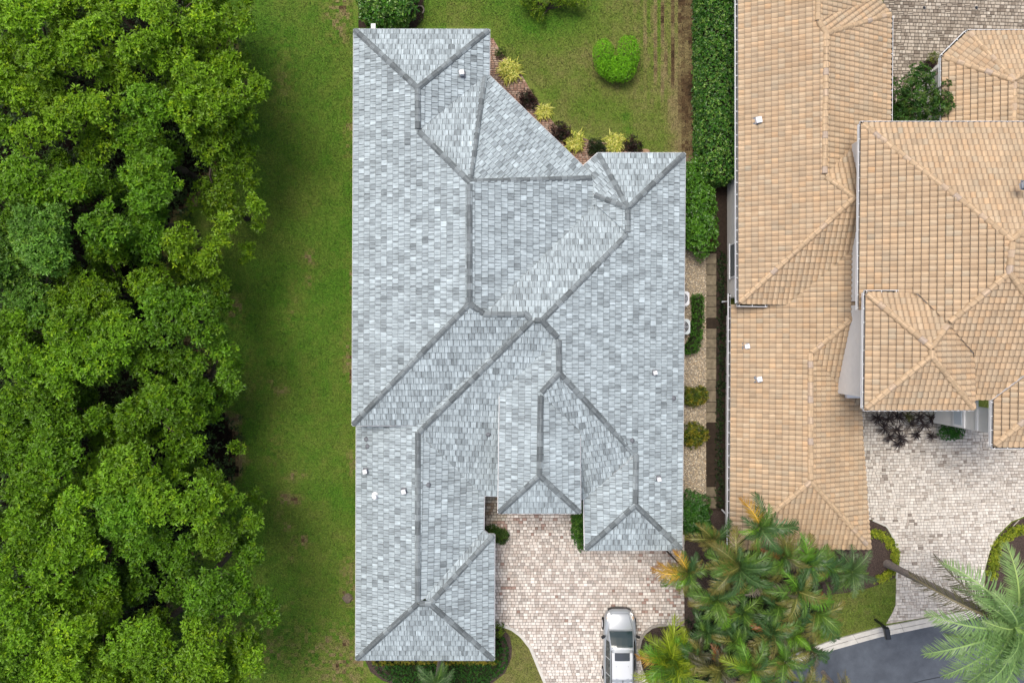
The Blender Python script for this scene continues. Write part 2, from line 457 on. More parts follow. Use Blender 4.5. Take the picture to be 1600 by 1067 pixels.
def build_roof(house, roofs, kind, d, w, thick, gap, colfn, mat, mats_deck, nsingle=300):
    """roofs: list of (planes, polys, V). One deck mesh, `nsingle` tiles as objects of their own, the rest joined."""
    deck = MB(); rest = MB(); singles = []
    for planes, polys, V in roofs:
        for name, pl in planes.items():
            pts = [pl.at(V[k]) for k in polys[name]]
            n2 = sum(pts[i][0] * pts[(i + 1) % len(pts)][1] - pts[(i + 1) % len(pts)][0] * pts[i][1] for i in range(len(pts)))
            if n2 < 0: pts = pts[::-1]
            top = [p - np.array([0, 0, .015]) for p in pts]; bot = [p - np.array([0, 0, .20]) for p in pts]
            deck.poly(top, m=0); deck.poly(bot[::-1], m=1)
            for i in range(len(pts)):
                j = (i + 1) % len(pts); deck.poly([bot[i], bot[j], top[j], top[i]], m=1)
            uv = [pl.uv(p) for p in pts]
            us = [q[0] for q in uv]; vs = [q[1] for q in uv]
            ulo, uhi, vlo, vhi = min(us), max(us), min(vs), max(vs)
            sh = random.random() * w
            uvp = np.array(uv)
            for j in range(math.floor(vlo / d) , math.ceil(vhi / d) + 1):
                v0 = j * d; jit = random.uniform(-.012, .012)
                st = (j % 2) * w / 2 if kind == 'flat' else 0.0
                u = math.floor((ulo - sh) / w) * w + sh + st - w + (jit if kind == 'flat' else 0)
                while u < uhi:
                    u1 = u + w
                    if u1 > ulo and v0 + d > vlo:
                        cx = np.array([u + .01, u1 - .01, u1 - .01, u + .01, (u + u1) / 2]); cy = np.array([v0 + .01, v0 + .01, v0 + d + .034, v0 + d + .034, v0 + d / 2])
                        ins = in_poly(cx, cy, uv)
                        if ins.any() or True:
                            fullt = ins.all() and not (in_poly(uvp[:, 0], uvp[:, 1], [(u, v0), (u1, v0), (u1, v0 + d), (u, v0 + d)]).any())
                            if fullt:
                                c3 = [pl.pt(u, v0), pl.pt(u1, v0), pl.pt(u1, v0 + d), pl.pt(u, v0 + d)]
                                c = np.mean(c3, axis=0); k = FOC / (CAM_H - c[2])
                                vis = abs(c[0] * k) < 790 and abs(c[1] * k) < 525
                                singles.append((px_area(c3) if vis else 0, pl, u, v0))
                            elif ins.any() or len(clip_rect(uv, u, u1, v0, v0 + d)):
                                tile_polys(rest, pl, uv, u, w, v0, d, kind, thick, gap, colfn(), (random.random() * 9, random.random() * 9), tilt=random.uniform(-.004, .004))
                    u = u1
    singles.sort(key=lambda s: -s[0])
    roof = deck.build('roof', mats_deck, house)
    variants = []
    for k in range(16):
        mb = MB()
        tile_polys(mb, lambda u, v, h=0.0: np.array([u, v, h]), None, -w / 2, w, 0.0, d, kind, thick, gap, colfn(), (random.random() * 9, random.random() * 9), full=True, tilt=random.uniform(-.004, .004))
        me = mb.mesh('tile'); me.materials.append(mat); variants.append(me)
    for a, pl, u, v0 in singles[:nsingle]:
        o = link('tile', random.choice(variants), roof)
        q = pl.pt(u + w / 2, v0)
        mt = Matrix.Identity(4)
        for r in range(3):
            mt[r][0], mt[r][1], mt[r][2], mt[r][3] = pl.U[r], pl.Vv[r], pl.N[r], q[r]
        o.matrix_local = mt
    for a, pl, u, v0 in singles[nsingle:]:
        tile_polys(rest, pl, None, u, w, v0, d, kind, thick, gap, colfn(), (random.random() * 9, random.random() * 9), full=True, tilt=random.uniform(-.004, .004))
    ro = rest.build('tile', mat, roof); ro['kind'] = 'stuff'
    return roof

def build_ridges(roof, segs, prof, step, length, colfn, mat, lift, lip):
    """segs: list of (p_low, p_high). cap tiles laid from the low end up, each a child of the roof"""
    variants = []
    for k in range(10):
        mb = MB(); c = colfn(); off = (random.random() * 9, random.random() * 9)
        n = len(prof)
        a = [np.array([x, 0.0, z + lip]) for x, z in prof]; b = [np.array([x * .96, length, z]) for x, z in prof]
        a2 = [np.array([x * 1.0, 0.0, z + lip - .05]) for x, z in prof]
        for i in range(n - 1):
            shade = c * random.uniform(.82, 1.16)
            mb.poly([a[i], a[i + 1], b[i + 1], b[i]], shade, [(prof[i][0] + off[0], off[1]), (prof[i + 1][0] + off[0], off[1]), (prof[i + 1][0] + off[0], off[1] + length), (prof[i][0] + off[0], off[1] + length)])
            mb.poly([a2[i], a2[i + 1], a[i + 1], a[i]], c * .35)
            e_ = .022; mb.poly([a[i] + np.array([0, 0, .002]), a[i + 1] + np.array([0, 0, .002]), a[i + 1] + np.array([0, e_, .002]), a[i] + np.array([0, e_, .002])], c * .6)
        for i in (0, n - 1):
            q = [a[i], b[i], b[i] - np.array([0, 0, .06]), a[i] - np.array([0, 0, .06])]
            mb.poly(q if i == 0 else q[::-1], c * .9)
        me = mb.mesh('ridge_tile'); me.materials.append(mat); variants.append(me)
    for p, q in segs:
        p = np.array(p, float); q = np.array(q, float)
        if p[2] > q[2]: p, q = q, p
        t = q - p; L = np.linalg.norm(t); t /= L
        s = np.cross(t, [0, 0, 1]); s /= np.linalg.norm(s); up = np.cross(s, t)
        n = max(1, round(L / step)); stp = L / n
        for i in range(n):
            o = link('ridge_tile', random.choice(variants), roof)
            pos = p + t * (i * stp + .10 * (1 - i / n)) + up * lift
            mt = Matrix.Identity(4)
            yaw = random.uniform(-.012, .012)
            s2 = s + t * yaw; t2 = t - s * yaw
            for r in range(3):
                mt[r][0], mt[r][1], mt[r][2], mt[r][3] = s2[r], t2[r] * (stp / step), up[r], pos[r]
            o.matrix_local = mt

def eave_walls(house, edges, inset, thick, mat, name='wall'):
    """edges: (p, q, ztop) world eave edges; outward normal to the right of p->q given as third"""
    for p, q, out in edges:
        p = np.array(p); q = np.array(q); t = (q - p); t[2] = 0; L = np.linalg.norm(t); t /= L
        o = np.array([out[0], out[1], 0.0]); o /= np.linalg.norm(o)
        a = p + t * (inset + .01) - o * inset; b = q - t * (inset + .01) - o * inset
        zt = (p[2] + q[2]) / 2 + inset * .33
        mb = MB(); mb.prism([a, b, b - o * thick, a - o * thick], 0.0, zt - .05)
        mb.build(name, mat, house)

def gutters(house, segs, mats):
    """white K-gutters: channel with outer lip, dark inside, hanger straps"""
    for p, q, out in segs:
        p = np.array(p, float); q = np.array(q, float); t = q - p; L = np.linalg.norm(t); t /= L
        o = np.array([out[0], out[1], 0.0]); o /= np.linalg.norm(o); z = np.array([0, 0, 1.0])
        mb = MB()
        base = z * (-.10)
        def quad(a0, a1, b0, b1, m, h0, h1):
            mb.poly([p + o * a0 + z * h0, q + o * a0 + z * h0, q + o * a1 + z * h1, p + o * a1 + z * h1], m=m)
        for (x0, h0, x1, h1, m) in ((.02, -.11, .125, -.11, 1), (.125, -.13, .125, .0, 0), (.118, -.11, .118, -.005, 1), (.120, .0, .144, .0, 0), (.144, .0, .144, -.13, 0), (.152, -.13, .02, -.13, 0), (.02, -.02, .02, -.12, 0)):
            quad(x0, x1, 0, 0, m, h0, h1)
        k = int(L / .62)
        for i in range(k + 1):
            c = p + t * (.1 + (L - .2) * i / max(1, k)) + o * .075 + z * -.004
            s = t * .016; w = o * .075
            mb.poly([c - s - w, c + s - w, c + s + w, c - s + w], m=0)
        for e, sgn in ((p, -1), (q, 1)):
            mb.poly([e + o * .02 - z * .12, e + o * .15 - z * .12, e + o * .15, e + o * .02], m=0)
        mb.build('gutter', mats, house)
# ================================================================== GREY-ROOFED HOUSE
def grey_col():
    r = random.random()
    t = random.gauss(.44, .032)
    if r < .10: t = random.gauss(.32, .035)
    elif r < .40: t = random.gauss(.385, .03)
    t = min(.55, max(.2, t))
    return np.array([.835 * t, .985 * t, 1.04 * t])
def ridge_col():
    t = min(.30, max(.11, random.gauss(.19, .03)))
    return np.array([.86 * t, .995 * t, 1.04 * t])

house = empty('house', P(800, 560, 0), 'single storey house under a pale blue-grey tiled hip roof beside the long lawn', 'house')
house.location = (0, 0, 0)
gp, gpoly, gv = load_roof(GREY_V, GREY_F)
roof = build_roof(house, [(gp, gpoly, GREY_V)], 'flat', .345, .305, .034, .024, grey_col, M['shingle'], [M['underlay'], M['offwhite']])
RS = 'A-TL A-TR A-B B-C C-F C-G C-D D-E D-d1 d1-d2 d2-P P-J J-I I-H H-NWc H-TR2 H-g3 J-K K-L L-L2 L2-L3 L3-cw L3-ce L-M M-N N-rw N-SE P-O O-Q Q-R R-n2 Q-SW R-SE2'
segs = [gv(*s.split('-')) for s in RS.split()]
prof = [(-.152, -.062), (-.147, -.038), (-.056, .018), (-.048, .026), (.048, .026), (.056, .018), (.147, -.038), (.152, -.062)]
build_ridges(roof, segs, prof, .36, .40, ridge_col, M['ridge'], .055, .018)
def EDGE(pl, V, a, b): return (pl.at(V[a]), pl.at(V[b]), pl.n)
we = [('W_up', 'TL', 'E'), ('N_up', 'TR', 'TL'), ('E_up', 'TR', 'F2'), ('NE', 'F2', 'G1'), ('NW', 'G1', 'NWc'), ('N_rt', 'NWc', 'TR2'), ('E_big', 'TR2', 'SE'),
      ('S_r', 'rw', 'SE'), ('W_r2', 's5', 'rw'), ('S3', 's4', 's5'), ('E_c', 's3', 'ce'), ('S_c', 'cw', 'ce'), ('W_c', 'c1', 'cw'), ('S2', 'c2', 'o2'), ('E_low', 'o2', 'e2'),
      ('E_low2', 'n2', 'SE2'), ('S_low', 'SW', 'SE2'), ('W_low', 'lw', 'SW'), ('S1', 'E', 'v3')]
eave_walls(house, [EDGE(gp[f], GREY_V, a, b) for f, a, b in we], .5, .2, M['stucco'])
# drip edge: a pale metal strip along every eave
for f, a, b in we:
    p, q, n = EDGE(gp[f], GREY_V, a, b); n = np.array([n[0], n[1], 0]); z = np.array([0, 0, 1.])
    mb = MB()
    mb.poly([p + n * .0 - z * .01, q - z * .01, q + n * .045 - z * .02, p + n * .045 - z * .02])
    mb.poly([p + n * .045 - z * .02, q + n * .045 - z * .02, q + n * .045 - z * .2, p + n * .045 - z * .2])
    mb.build('drip_edge', M['offwhite'], house)

def roof_box(parent, pl, px, py, s, h, mat, name='roof_vent', rz=0.2):
    c = pl.at((px, py)); mb = MB()
    rot = Matrix.Rotation(rz, 3, 'Z')
    mb.box(c + np.array([0, 0, .02 + h / 2]), (s * .8, s * .8, h + .14), rot=rot)
    mb.box(c + np.array([0, 0, .06 + h]), (s, s, .05), rot=rot)
    fl = [pl.pt(*(np.array(pl.uv(c)) + np.array(q) * s * .75), .05) for q in ((-1, -1), (1, -1), (1, 1), (-1, 1))]
    mb.poly(fl, m=1)
    return mb.build(name, [mat, M['lead']], parent)
for f, x, y, s in (('E_up', 722, 117, .24), ('W_low', 572, 735, .22), ('W_low', 632, 766, .22), ('E_big', 1028, 747, .2), ('E_big', 1022, 582, .2)):
    roof_box(house, gp[f], x, y, s, .28, M['offwhite'])
def vent_pipe(parent, pl, px, py, r, h, mat, name='vent_pipe'):
    c = pl.at((px, py)); mb = MB()
    mb.tube([c - np.array([0, 0, .1]), c + np.array([0, 0, h])], r, 10)
    mb.tube([c + np.array([0, 0, .02]), c + np.array([0, 0, .09])], [r * 2.0, r * 1.1], 10)
    return mb.build(name, mat, parent)
vent_pipe(house, gp['W_low'], 587, 774, .11, .38, M['white'])
for f, x, y in (('W_low', 575, 697), ('W_low', 573, 686), ('E_low', 669, 757), ('S2', 763, 678), ('E_big', 1052, 622), ('E_big', 987, 688)):
    vent_pipe(house, gp[f], x, y, .075, .1, M['lead'])

# ================================================================== TAN-ROOFED HOUSE
def tan_col():
    t = random.gauss(.84, .045); r = random.gauss(0, .03)
    return np.array([.525 * t * (1 + r), .388 * t, .248 * t * (1 - r)])
def tan_ridge_col():
    t = random.gauss(.86, .06); p = random.random() ** 3 * .10
    return np.array([.52 * t, (.378 + p * .4) * t, (.235 + p) * t])
thouse = empty('house', (0, 0, 0), 'sprawling house under tan barrel-tile hip roofs on two levels', 'house')
GUEST_F['E6'] = ('t2 t5 t7 t3', 4.30, .40, (1.0, 0.0), (1584, 126))
for k_ in ('W5', 'N5', 'E5', 'S5'): a_ = HIGH_F[k_]; HIGH_F[k_] = (a_[0], a_[1] + .13) + a_[2:]
lp, lpoly, lv = load_roof(LOW_V, LOW_F)
hp, hpoly, hv = load_roof(HIGH_V, HIGH_F)
cp, cpoly, cv = load_roof(GUEST_V, GUEST_F)
troof = build_roof(thouse, [(lp, lpoly, LOW_V), (hp, hpoly, HIGH_V), (cp, cpoly, GUEST_V)], 'wave', .327, .268, .060, .014, tan_col, M['tan'], [M['tan_underlay'], M['offwhite']])
ts = [lv(*s.split('-')) for s in 'a1-a2 a2-T T-eD T-U U-X X-LW hx2-Wr Wr-Wb Wb-SWn Wb-SEn'.split()]
ts += [hv(*s.split('-')) for s in 'p0-p1 p1-p2 p2-p3 p3-Y1 p1-r1 p2-r2 Y1-p5 Y1-Y2 Y2-sw Y2-se h3-h2'.split()]
ts += [cv(*s.split('-')) for s in 't0-t2 t1-t2 t2-t3 t2-t5'.split()]
tprof = [(-.15, -.05), (-.125, .015), (-.07, .065), (0, .085), (.07, .065), (.125, .015), (.15, -.05)]
build_ridges(troof, ts, tprof, .36, .40, tan_ridge_col, M['tan_ridge'], .045, .022)
te = [(lp['W1'], LOW_V, 'a0', 'LW'), (lp['S1n'], LOW_V, 'LW', 'vb'), (lp['W2'], LOW_V, 'b0', 'SWn'), (lp['S3n'], LOW_V, 'SWn', 'SEn'), (lp['E2'], LOW_V, 'w2', 'SEn'),
      (lp['E1'], LOW_V, 'eD', 'eS'), (lp['D1'], LOW_V, 'eN', 'eD'),
      (hp['N3'], HIGH_V, 'p0', 'r0'), (hp['W3'], HIGH_V, 'p0', 'p6'), (hp['W5'], HIGH_V, 'p5', 'sw'), (hp['S5'], HIGH_V, 'sw', 'se'), (hp['S3b'], HIGH_V, 'r5', 'r4'), (hp['W4'], HIGH_V, 'h0', 'h3'), (hp['S4'], HIGH_V, 'h3', 'h4'),
      (cp['W6'], GUEST_V, 't0', 't4'), (cp['NW6'], GUEST_V, 't0', 't1'), (cp['N6'], GUEST_V, 't1', 't5')]
eave_walls(thouse, [EDGE(pl, V, a, b) for pl, V, a, b in te], .5, .2, M['stucco'])
GUT = [(lp['W1'], (1153, -70), (1154, 474)), (lp['S1n'], (1152, 474.5), (1199, 475.5)), (lp['W2'], (1142.2, 459), (1140.5, 857)), (lp['E1'], (1391.5, 24), (1390, 240)),
       (hp['W3'], (1346.5, 194), (1343.5, 484)), (hp['N3'], (1344.5, 194), (1680, 194)), (hp['W5'], (1353.5, 457), (1351.5, 638)), (hp['S5'], (1350, 637.5), (1522, 637)), (hp['N5'], (1351, 458), (1404, 458)),
       (hp['W4'], (1553, 625), (1552.5, 697)), (hp['S4'], (1551, 696.5), (1680, 696.5)), (cp['W6'], (1473, 90), (1473, 240)), (cp['NW6'], (1472, 90), (1512, 50.5)), (cp['N6'], (1512, 50.5), (1680, 50.5))]
gutters(thouse, [(pl.at(a), pl.at(b), pl.n) for pl, a, b in GUT], [M['offwhite'], M['gutter_in']])
for x, y, s in ((1183, 190, .3), (1165, 541, .24), (1184, 592, .26)):
    roof_box(thouse, lp['W1'] if y < 470 else lp['W2'], x, y, s, .22, M['metal'])
roof_box(thouse, hp['E3'], 1598, 290, .3, .25, M['metal'])
# downpipes between the two west gutters and near the back corner
for pts in ([(1140, 470.5, 2.2), (1129, 471.5, 1.5), (1128.5, 472, .1)], [(1139.5, 808, 2.3), (1129, 797, 1.2), (1128, 796, .1)]):
    mb = MB(); mb.tube([P(*q) for q in pts], .05, 8); mb.build('downpipe', M['offwhite'], thouse)
# window on the west wall
wx = 12.30
def wall_rect(mb, x, y0, y1, z0, z1, dx, m=0):
    mb.box(((x - dx / 2), (y0 + y1) / 2, (z0 + z1) / 2), (dx, abs(y1 - y0), z1 - z0), m=m)
yA, yB = P(0, 383, 1)[1], P(0, 433, 1)[1]
wx = 12.40; win = MB(); wall_rect(win, wx - .01, yA + .06, yB - .06, .80, 2.1, .05); w_o = win.build('window', M['white'], thouse)
g = MB(); wall_rect(g, wx - .055, yA - .02, yB + .02, .9, 2.02, .01); g.build('pane', plain('grey_glass', (.16, .18, .19), .2, .5), w_o)
g = MB(); wall_rect(g, wx - .02, yA + .1, yB - .1, .70, .795, .08); g.build('sill', M['white'], w_o)
# garage side wall: pale string course and a glazed strip, low step roof-side flashing
gx = hp['W4'].at(HIGH_V['h0'])[0] + .5
y0, y1 = P(0, 600, 6.5)[1] , hp['S4'].at(HIGH_V['h3'])[1] + .55
ws = MB(); wall_rect(ws, gx, y0, y1, 2.85, 3.75, .10); wo = ws.build('window', M['white'], thouse)
g = MB(); wall_rect(g, gx - .1, y0 - .1, y1 + .12, 3.0, 3.6, .02); g.build('pane', plain('pale_glass', (.50, .56, .62), .15, .6), wo)
g = MB(); wall_rect(g, gx, y0, y1, 4.62, 4.74, .09); g.build('string_course', M['white'], thouse)
g = MB(); wall_rect(g, gx - .0, y0, y0 - .25, 3.76, 6.2, .1); g.build('corner_trim', M['white'], thouse)
# flashing box at the foot of the upper wall, and the small saddle at its north end
g = MB(); a = P(1324, 616, 3.55); b = P(1349, 620, 3.35)
g.box(((a[0] + b[0]) / 2, a[1] - .05, 3.5), (b[0] - a[0] + .1, .28, .25)); g.build('flashing', M['white'], thouse)
g = MB(); c = P(1339.5, 222, 4.1); g.box(c, (.36, .3, .5), rot=Matrix.Rotation(-.45, 3, 'Z')); g.build('flashing', M['offwhite'], thouse)
# ================================================================== GROUND
EXPO = 1.6
def alb(r, g, b, k=1.0): return lin(r, g, b) / EXPO * k
DRY = [(487, 405, 10, 10, .75), (480, 438, 8, 8, .6), (439, 611, 10, 8, .65), (422, 596, 8, 7, .5), (367, 480, 14, 22, .6), (461, 746, 14, 7, .65), (454, 783, 15, 9, .8), (431, 806, 9, 7, .55),
       (450, 826, 6, 6, .65), (472, 847, 14, 10, .8), (450, 945, 9, 6, .5), (455, 875, 7, 6, .5), (547, 890, 14, 20, .6), (544, 930, 14, 16, .75), (530, 25, 22, 40, .7), (549, 210, 9, 40, .6), (550, 440, 8, 40, .55), (549, 560, 9, 40, .6), (550, 730, 8, 20, .5), (548, 590, 7, 14, .6),
       (445, 120, 18, 70, .3), (455, 480, 16, 40, .3), (430, 700, 14, 40, .25), (365, 990, 60, 40, .3), (450, 1010, 90, 40, .42), (540, 1040, 50, 50, .45), (400, 590, 20, 50, .2)]
LAWN_GREEN = [(865, 147, 13, 13), (978, 182, 9, 8), (981, 203, 9, 6), (880, 40, 60, 30), (820, 40, 40, 30)]
def dryness(px, py):
    wx, wy = px / 27., py / 27.
    n1 = vnoise(wx, wy, .35, 0); n2 = vnoise(wx, wy, 1.6, 3); n3 = vnoise(wx, wy, 5.5, 5, 2)
    left = .06 + .42 * (n1 - .36) + .34 * (n2 - .5)
    back = .40 + .26 * (n1 - .5) + .30 * (n2 - .5)
    back = back + .50 * np.clip((px - 1036) / 34, 0, 1) * np.clip((1150 - px) / 30, 0, 1) + .52 * np.exp(-((px - 1032) / 30) ** 2) * np.clip((190 - py) / 120, 0, 1) * (np.sin(px * .45 + 2 * n1 * np.sin(py * .05)) * .6 + .4) * (.5 + n2)
    back = back - .16 * np.clip((80 - py) / 80, 0, 1) * np.clip((960 - px) / 60, 0, 1)
    for cx, cy, rx, ry in LAWN_GREEN: back = back - .26 * np.exp(-(((px - cx) / rx) ** 2 + ((py - cy) / ry) ** 2))
    back = back + .2 * np.exp(-(((px - 962) / 42) ** 2 + ((py - 98) / 44) ** 2))
    front = .52 + .2 * (n2 - .5); right = .36 + .25 * (n1 - .5) + .2 * (n2 - .5)
    d = np.where(px < 700, left, np.where(py > 700, np.where(px < 1000, front, right), back))
    far = np.clip((np.maximum(np.maximum(-py, py - 1067), np.maximum(-px, px - 1600)) - 15) / 60, 0, 1)
    d = d * (1 - far) + far * (.12 + .5 * (n1 - .4))
    for cx, cy, rx, ry, a in DRY:
        d = d + .85 * a * np.exp(-(((px + 14 * (n2 - .5) - cx) / rx) ** 2 + ((py + 14 * (n1 - .5) - cy) / ry) ** 2)) * np.clip(2.6 * n3 - .65, 0, 1.4)
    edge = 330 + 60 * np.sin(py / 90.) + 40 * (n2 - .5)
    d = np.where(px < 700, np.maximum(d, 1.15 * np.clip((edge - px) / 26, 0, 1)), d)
    return d + .16 * (n3 - .5)
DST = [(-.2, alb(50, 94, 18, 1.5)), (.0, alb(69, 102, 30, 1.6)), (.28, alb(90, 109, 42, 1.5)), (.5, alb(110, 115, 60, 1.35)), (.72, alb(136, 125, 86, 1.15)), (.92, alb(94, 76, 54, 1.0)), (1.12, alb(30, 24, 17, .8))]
def dry_col(d):
    xs = [s[0] for s in DST]
    return np.stack([np.interp(d, xs, [s[1][i] for s in DST]) for i in range(3)], axis=-1)

gx_ = np.concatenate([np.array([-420, -200, -110, -60]), np.arange(-33, 33.01, .2), np.array([60, 110, 200, 420])])
gy_ = np.concatenate([np.array([-420, -200, -110, -50]), np.arange(-23, 23.01, .2), np.array([50, 110, 200, 420])])
XX, YY = np.meshgrid(gx_, gy_, indexing='ij')
k27 = FOC / CAM_H
cxm = (XX[:-1, :-1] + XX[1:, 1:]) / 2; cym = (YY[:-1, :-1] + YY[1:, 1:]) / 2
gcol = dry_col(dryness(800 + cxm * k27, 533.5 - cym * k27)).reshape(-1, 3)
ni, nj = XX.shape
idx = np.arange(ni * nj).reshape(ni, nj)
GQ = np.stack([idx[:-1, :-1], idx[1:, :-1], idx[1:, 1:], idx[:-1, 1:]], axis=-1).reshape(-1, 4)
gme = mesh_quads('ground', np.stack([XX, YY, np.zeros_like(XX)], axis=-1).reshape(-1, 3), GQ, gcol)
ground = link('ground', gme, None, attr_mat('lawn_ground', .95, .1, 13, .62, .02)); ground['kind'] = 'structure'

def sheet(name, pts, z, mat, kind='structure', thick=.0):
    mb = MB(); mb.prism([P(x, y, 0) for x, y in pts], 0.001, z, (.5, .5, .5)); o = mb.build(name, mat); o['kind'] = kind
    return o

# grass tufts
LAWNS = [[(325, -40), (551, -40), (553, 60), (550, 640), (556, 700), (556, 1035), (575, 1050), (600, 1100), (330, 1100)],
         [(700, -40), (1086, -40), (1086, 235), (1015, 238), (985, 215), (930, 212), (893, 198), (868, 180), (850, 150), (826, 122), (790, 84), (768, 60), (768, 40), (652, 42), (660, 0)],
         [(778, 978), (800, 985), (815, 995), (828, 1013), (838, 1040), (850, 1075), (856, 1100), (770, 1100), (790, 1050), (800, 1026), (800, 1010), (796, 994)],
         [(1262, 930), (1320, 925), (1362, 916), (1398, 902), (1398, 945), (1394, 957), (1383, 973), (1300, 996), (1250, 1012), (1240, 980)]]
Vs = []; Cs = []
for poly, dens in zip(LAWNS, (360, 380, 420, 420)):
    xs = [p[0] for p in poly]; ys = [p[1] for p in poly]
    area = (max(xs) - min(xs)) * (max(ys) - min(ys)) / k27 ** 2
    n = int(area * dens)
    px = rng.uniform(min(xs), max(xs), n); py = rng.uniform(min(ys), max(ys), n)
    ok = in_poly(px, py, poly); px = px[ok]; py = py[ok]
    d = dryness(px, py); keep = rng.random(len(d)) > np.clip((d - .55) * 1.6, 0, .95); px, py, d = px[keep], py[keep], d[keep]
    n = len(px); x = (px - 800) / k27; y = -(py - 533.5) / k27
    az = rng.uniform(0, 2 * np.pi, n); ln = rng.uniform(.02, .065, n); hh = rng.uniform(.02, .055, n); w = rng.uniform(.012, .03, n)
    base = np.stack([x, y, np.zeros(n)], -1); dr = np.stack([np.cos(az), np.sin(az), np.zeros(n)], -1); sd = np.stack([-np.sin(az), np.cos(az), np.zeros(n)], -1)
    Vs.append(np.stack([base - sd * w[:, None], base + sd * w[:, None], base + dr * ln[:, None] + np.array([0, 0, 1.]) * hh[:, None]], 1).reshape(-1, 3))
    Cs.append(dry_col(d + rng.normal(0, .08, n)) * (rng.uniform(.5, 1.6, n) * (.45 + 1.1 * vnoise(x, y, 5.5, 1, 2)))[:, None])
Vs = np.concatenate(Vs); Cs = np.concatenate(Cs)
go = link('grass', mesh_quads('grass', Vs, np.arange(len(Vs)).reshape(-1, 3), Cs), None, M['blade']); tag(go, 'short mown lawn grass around the houses', 'grass', kind='stuff')

# ------------------------------------------------------------------ pavings
def pavers(poly, rowh, widths, gap, colfn, parent, z=.04, split=0.0, ang=0.0, name='paver'):
    pw = np.array([P(x, y, 0)[:2] for x, y in poly]); c0 = pw.mean(0)
    ca, sa = math.cos(ang), math.sin(ang)
    loc = (pw - c0) @ np.array([[ca, -sa], [sa, ca]])
    x0, y0 = loc.min(0); x1, y1 = loc.max(0)
    cells = []
    y = y0
    while y < y1:
        x = x0 - random.random() * .3
        while x < x1:
            w = random.choice(widths); h = rowh
            if split and random.random() < split and y + 2 * rowh < y1: h = rowh
            cells.append((x, y, w, h)); x += w
        y += rowh
    if split:
        # ashlar: halve some stones across, merge nothing
        out = []
        for x, y, w, h in cells:
            if w > rowh * 1.3 and random.random() < split: out += [(x, y, w, h / 2), (x, y + h / 2, w, h / 2)]
            else: out.append((x, y, w, h))
        cells = out
    C = np.array(cells)
    pl = [tuple(p) for p in loc]
    ok = np.ones(len(C), bool)
    for fx, fy in ((.12, .12), (.88, .12), (.12, .88), (.88, .88)): ok &= in_poly(C[:, 0] + C[:, 2] * fx, C[:, 1] + C[:, 3] * fy, pl)
    allin = np.ones(len(C), bool); anyin = np.zeros(len(C), bool)
    for fx, fy in ((0, 0), (1, 0), (0, 1), (1, 1), (.5, .5)):
        q_ = in_poly(C[:, 0] + C[:, 2] * fx, C[:, 1] + C[:, 3] * fy, pl); allin &= q_; anyin |= q_
    cutc = C[anyin & ~allin]; C = C[allin]; n = len(C)
    mbc = MB(); ccol = colfn(800 + k27 * ((cutc[:, 0] * ca + cutc[:, 1] * -sa) + c0[0]), 533.5 - k27 * ((cutc[:, 0] * sa + cutc[:, 1] * ca) + c0[1]))
    for (x, y, w, h), cl in zip(cutc, ccol):
        q_ = clip_rect(pl, x + gap / 2, x + w - gap / 2, y + gap / 2, y + h - gap / 2)
        if q_: mbc.prism([(a * ca - b * sa + c0[0], a * sa + b * ca + c0[1]) for a, b in q_], .006, z + random.gauss(0, .002), cl)
    if mbc.v: oc = mbc.build(name, M['paver'], parent); oc['kind'] = 'stuff'
    g = gap / 2; b = .012
    X0, Y0, X1, Y1 = C[:, 0] + g, C[:, 1] + g, C[:, 0] + C[:, 2] - g, C[:, 1] + C[:, 3] - g
    zt = z + rng.normal(0, .0025, n); tx = rng.normal(0, .002, (n, 4))
    top = np.stack([np.stack([X0 + b, Y0 + b, zt + tx[:, 0]], -1), np.stack([X1 - b, Y0 + b, zt + tx[:, 1]], -1), np.stack([X1 - b, Y1 - b, zt + tx[:, 2]], -1), np.stack([X0 + b, Y1 - b, zt + tx[:, 3]], -1)], 1)
    zl = np.full(n, .006)
    bot = np.stack([np.stack([X0, Y0, zl], -1), np.stack([X1, Y0, zl], -1), np.stack([X1, Y1, zl], -1), np.stack([X0, Y1, zl], -1)], 1)
    V = np.concatenate([top, bot], 1).reshape(-1, 3)
    xy = V[:, :2] @ np.array([[ca, sa], [-sa, ca]]) + c0; V = np.concatenate([xy, V[:, 2:]], 1)
    fq = np.array([[0, 1, 2, 3], [4, 5, 1, 0], [5, 6, 2, 1], [6, 7, 3, 2], [7, 4, 0, 3]])
    Q = (fq[None] + 8 * np.arange(n)[:, None, None]).reshape(-1, 4)
    cc = np.stack([(X0 + X1) / 2, (Y0 + Y1) / 2], -1) @ np.array([[ca, sa], [-sa, ca]]) + c0
    col = colfn(800 + cc[:, 0] * k27, 533.5 - cc[:, 1] * k27)
    o = link(name, mesh_quads(name, V, Q, np.repeat(col, 5, axis=0)), parent, M['paver']); o['kind'] = 'stuff'
    return o
def pick(pal, w):
    """pal (k,3); w (n,k) weights -> chosen colour per stone"""
    w = np.clip(w, 1e-3, None); w = w / w.sum(1, keepdims=True); u = rng.random(len(w))[:, None]
    return pal[(np.cumsum(w, 1) < u).sum(1).clip(0, len(pal) - 1)]
PAL1 = np.array([alb(255, 248, 238), alb(241, 231, 220), alb(222, 209, 197), alb(184, 157, 144), alb(208, 199, 189)])
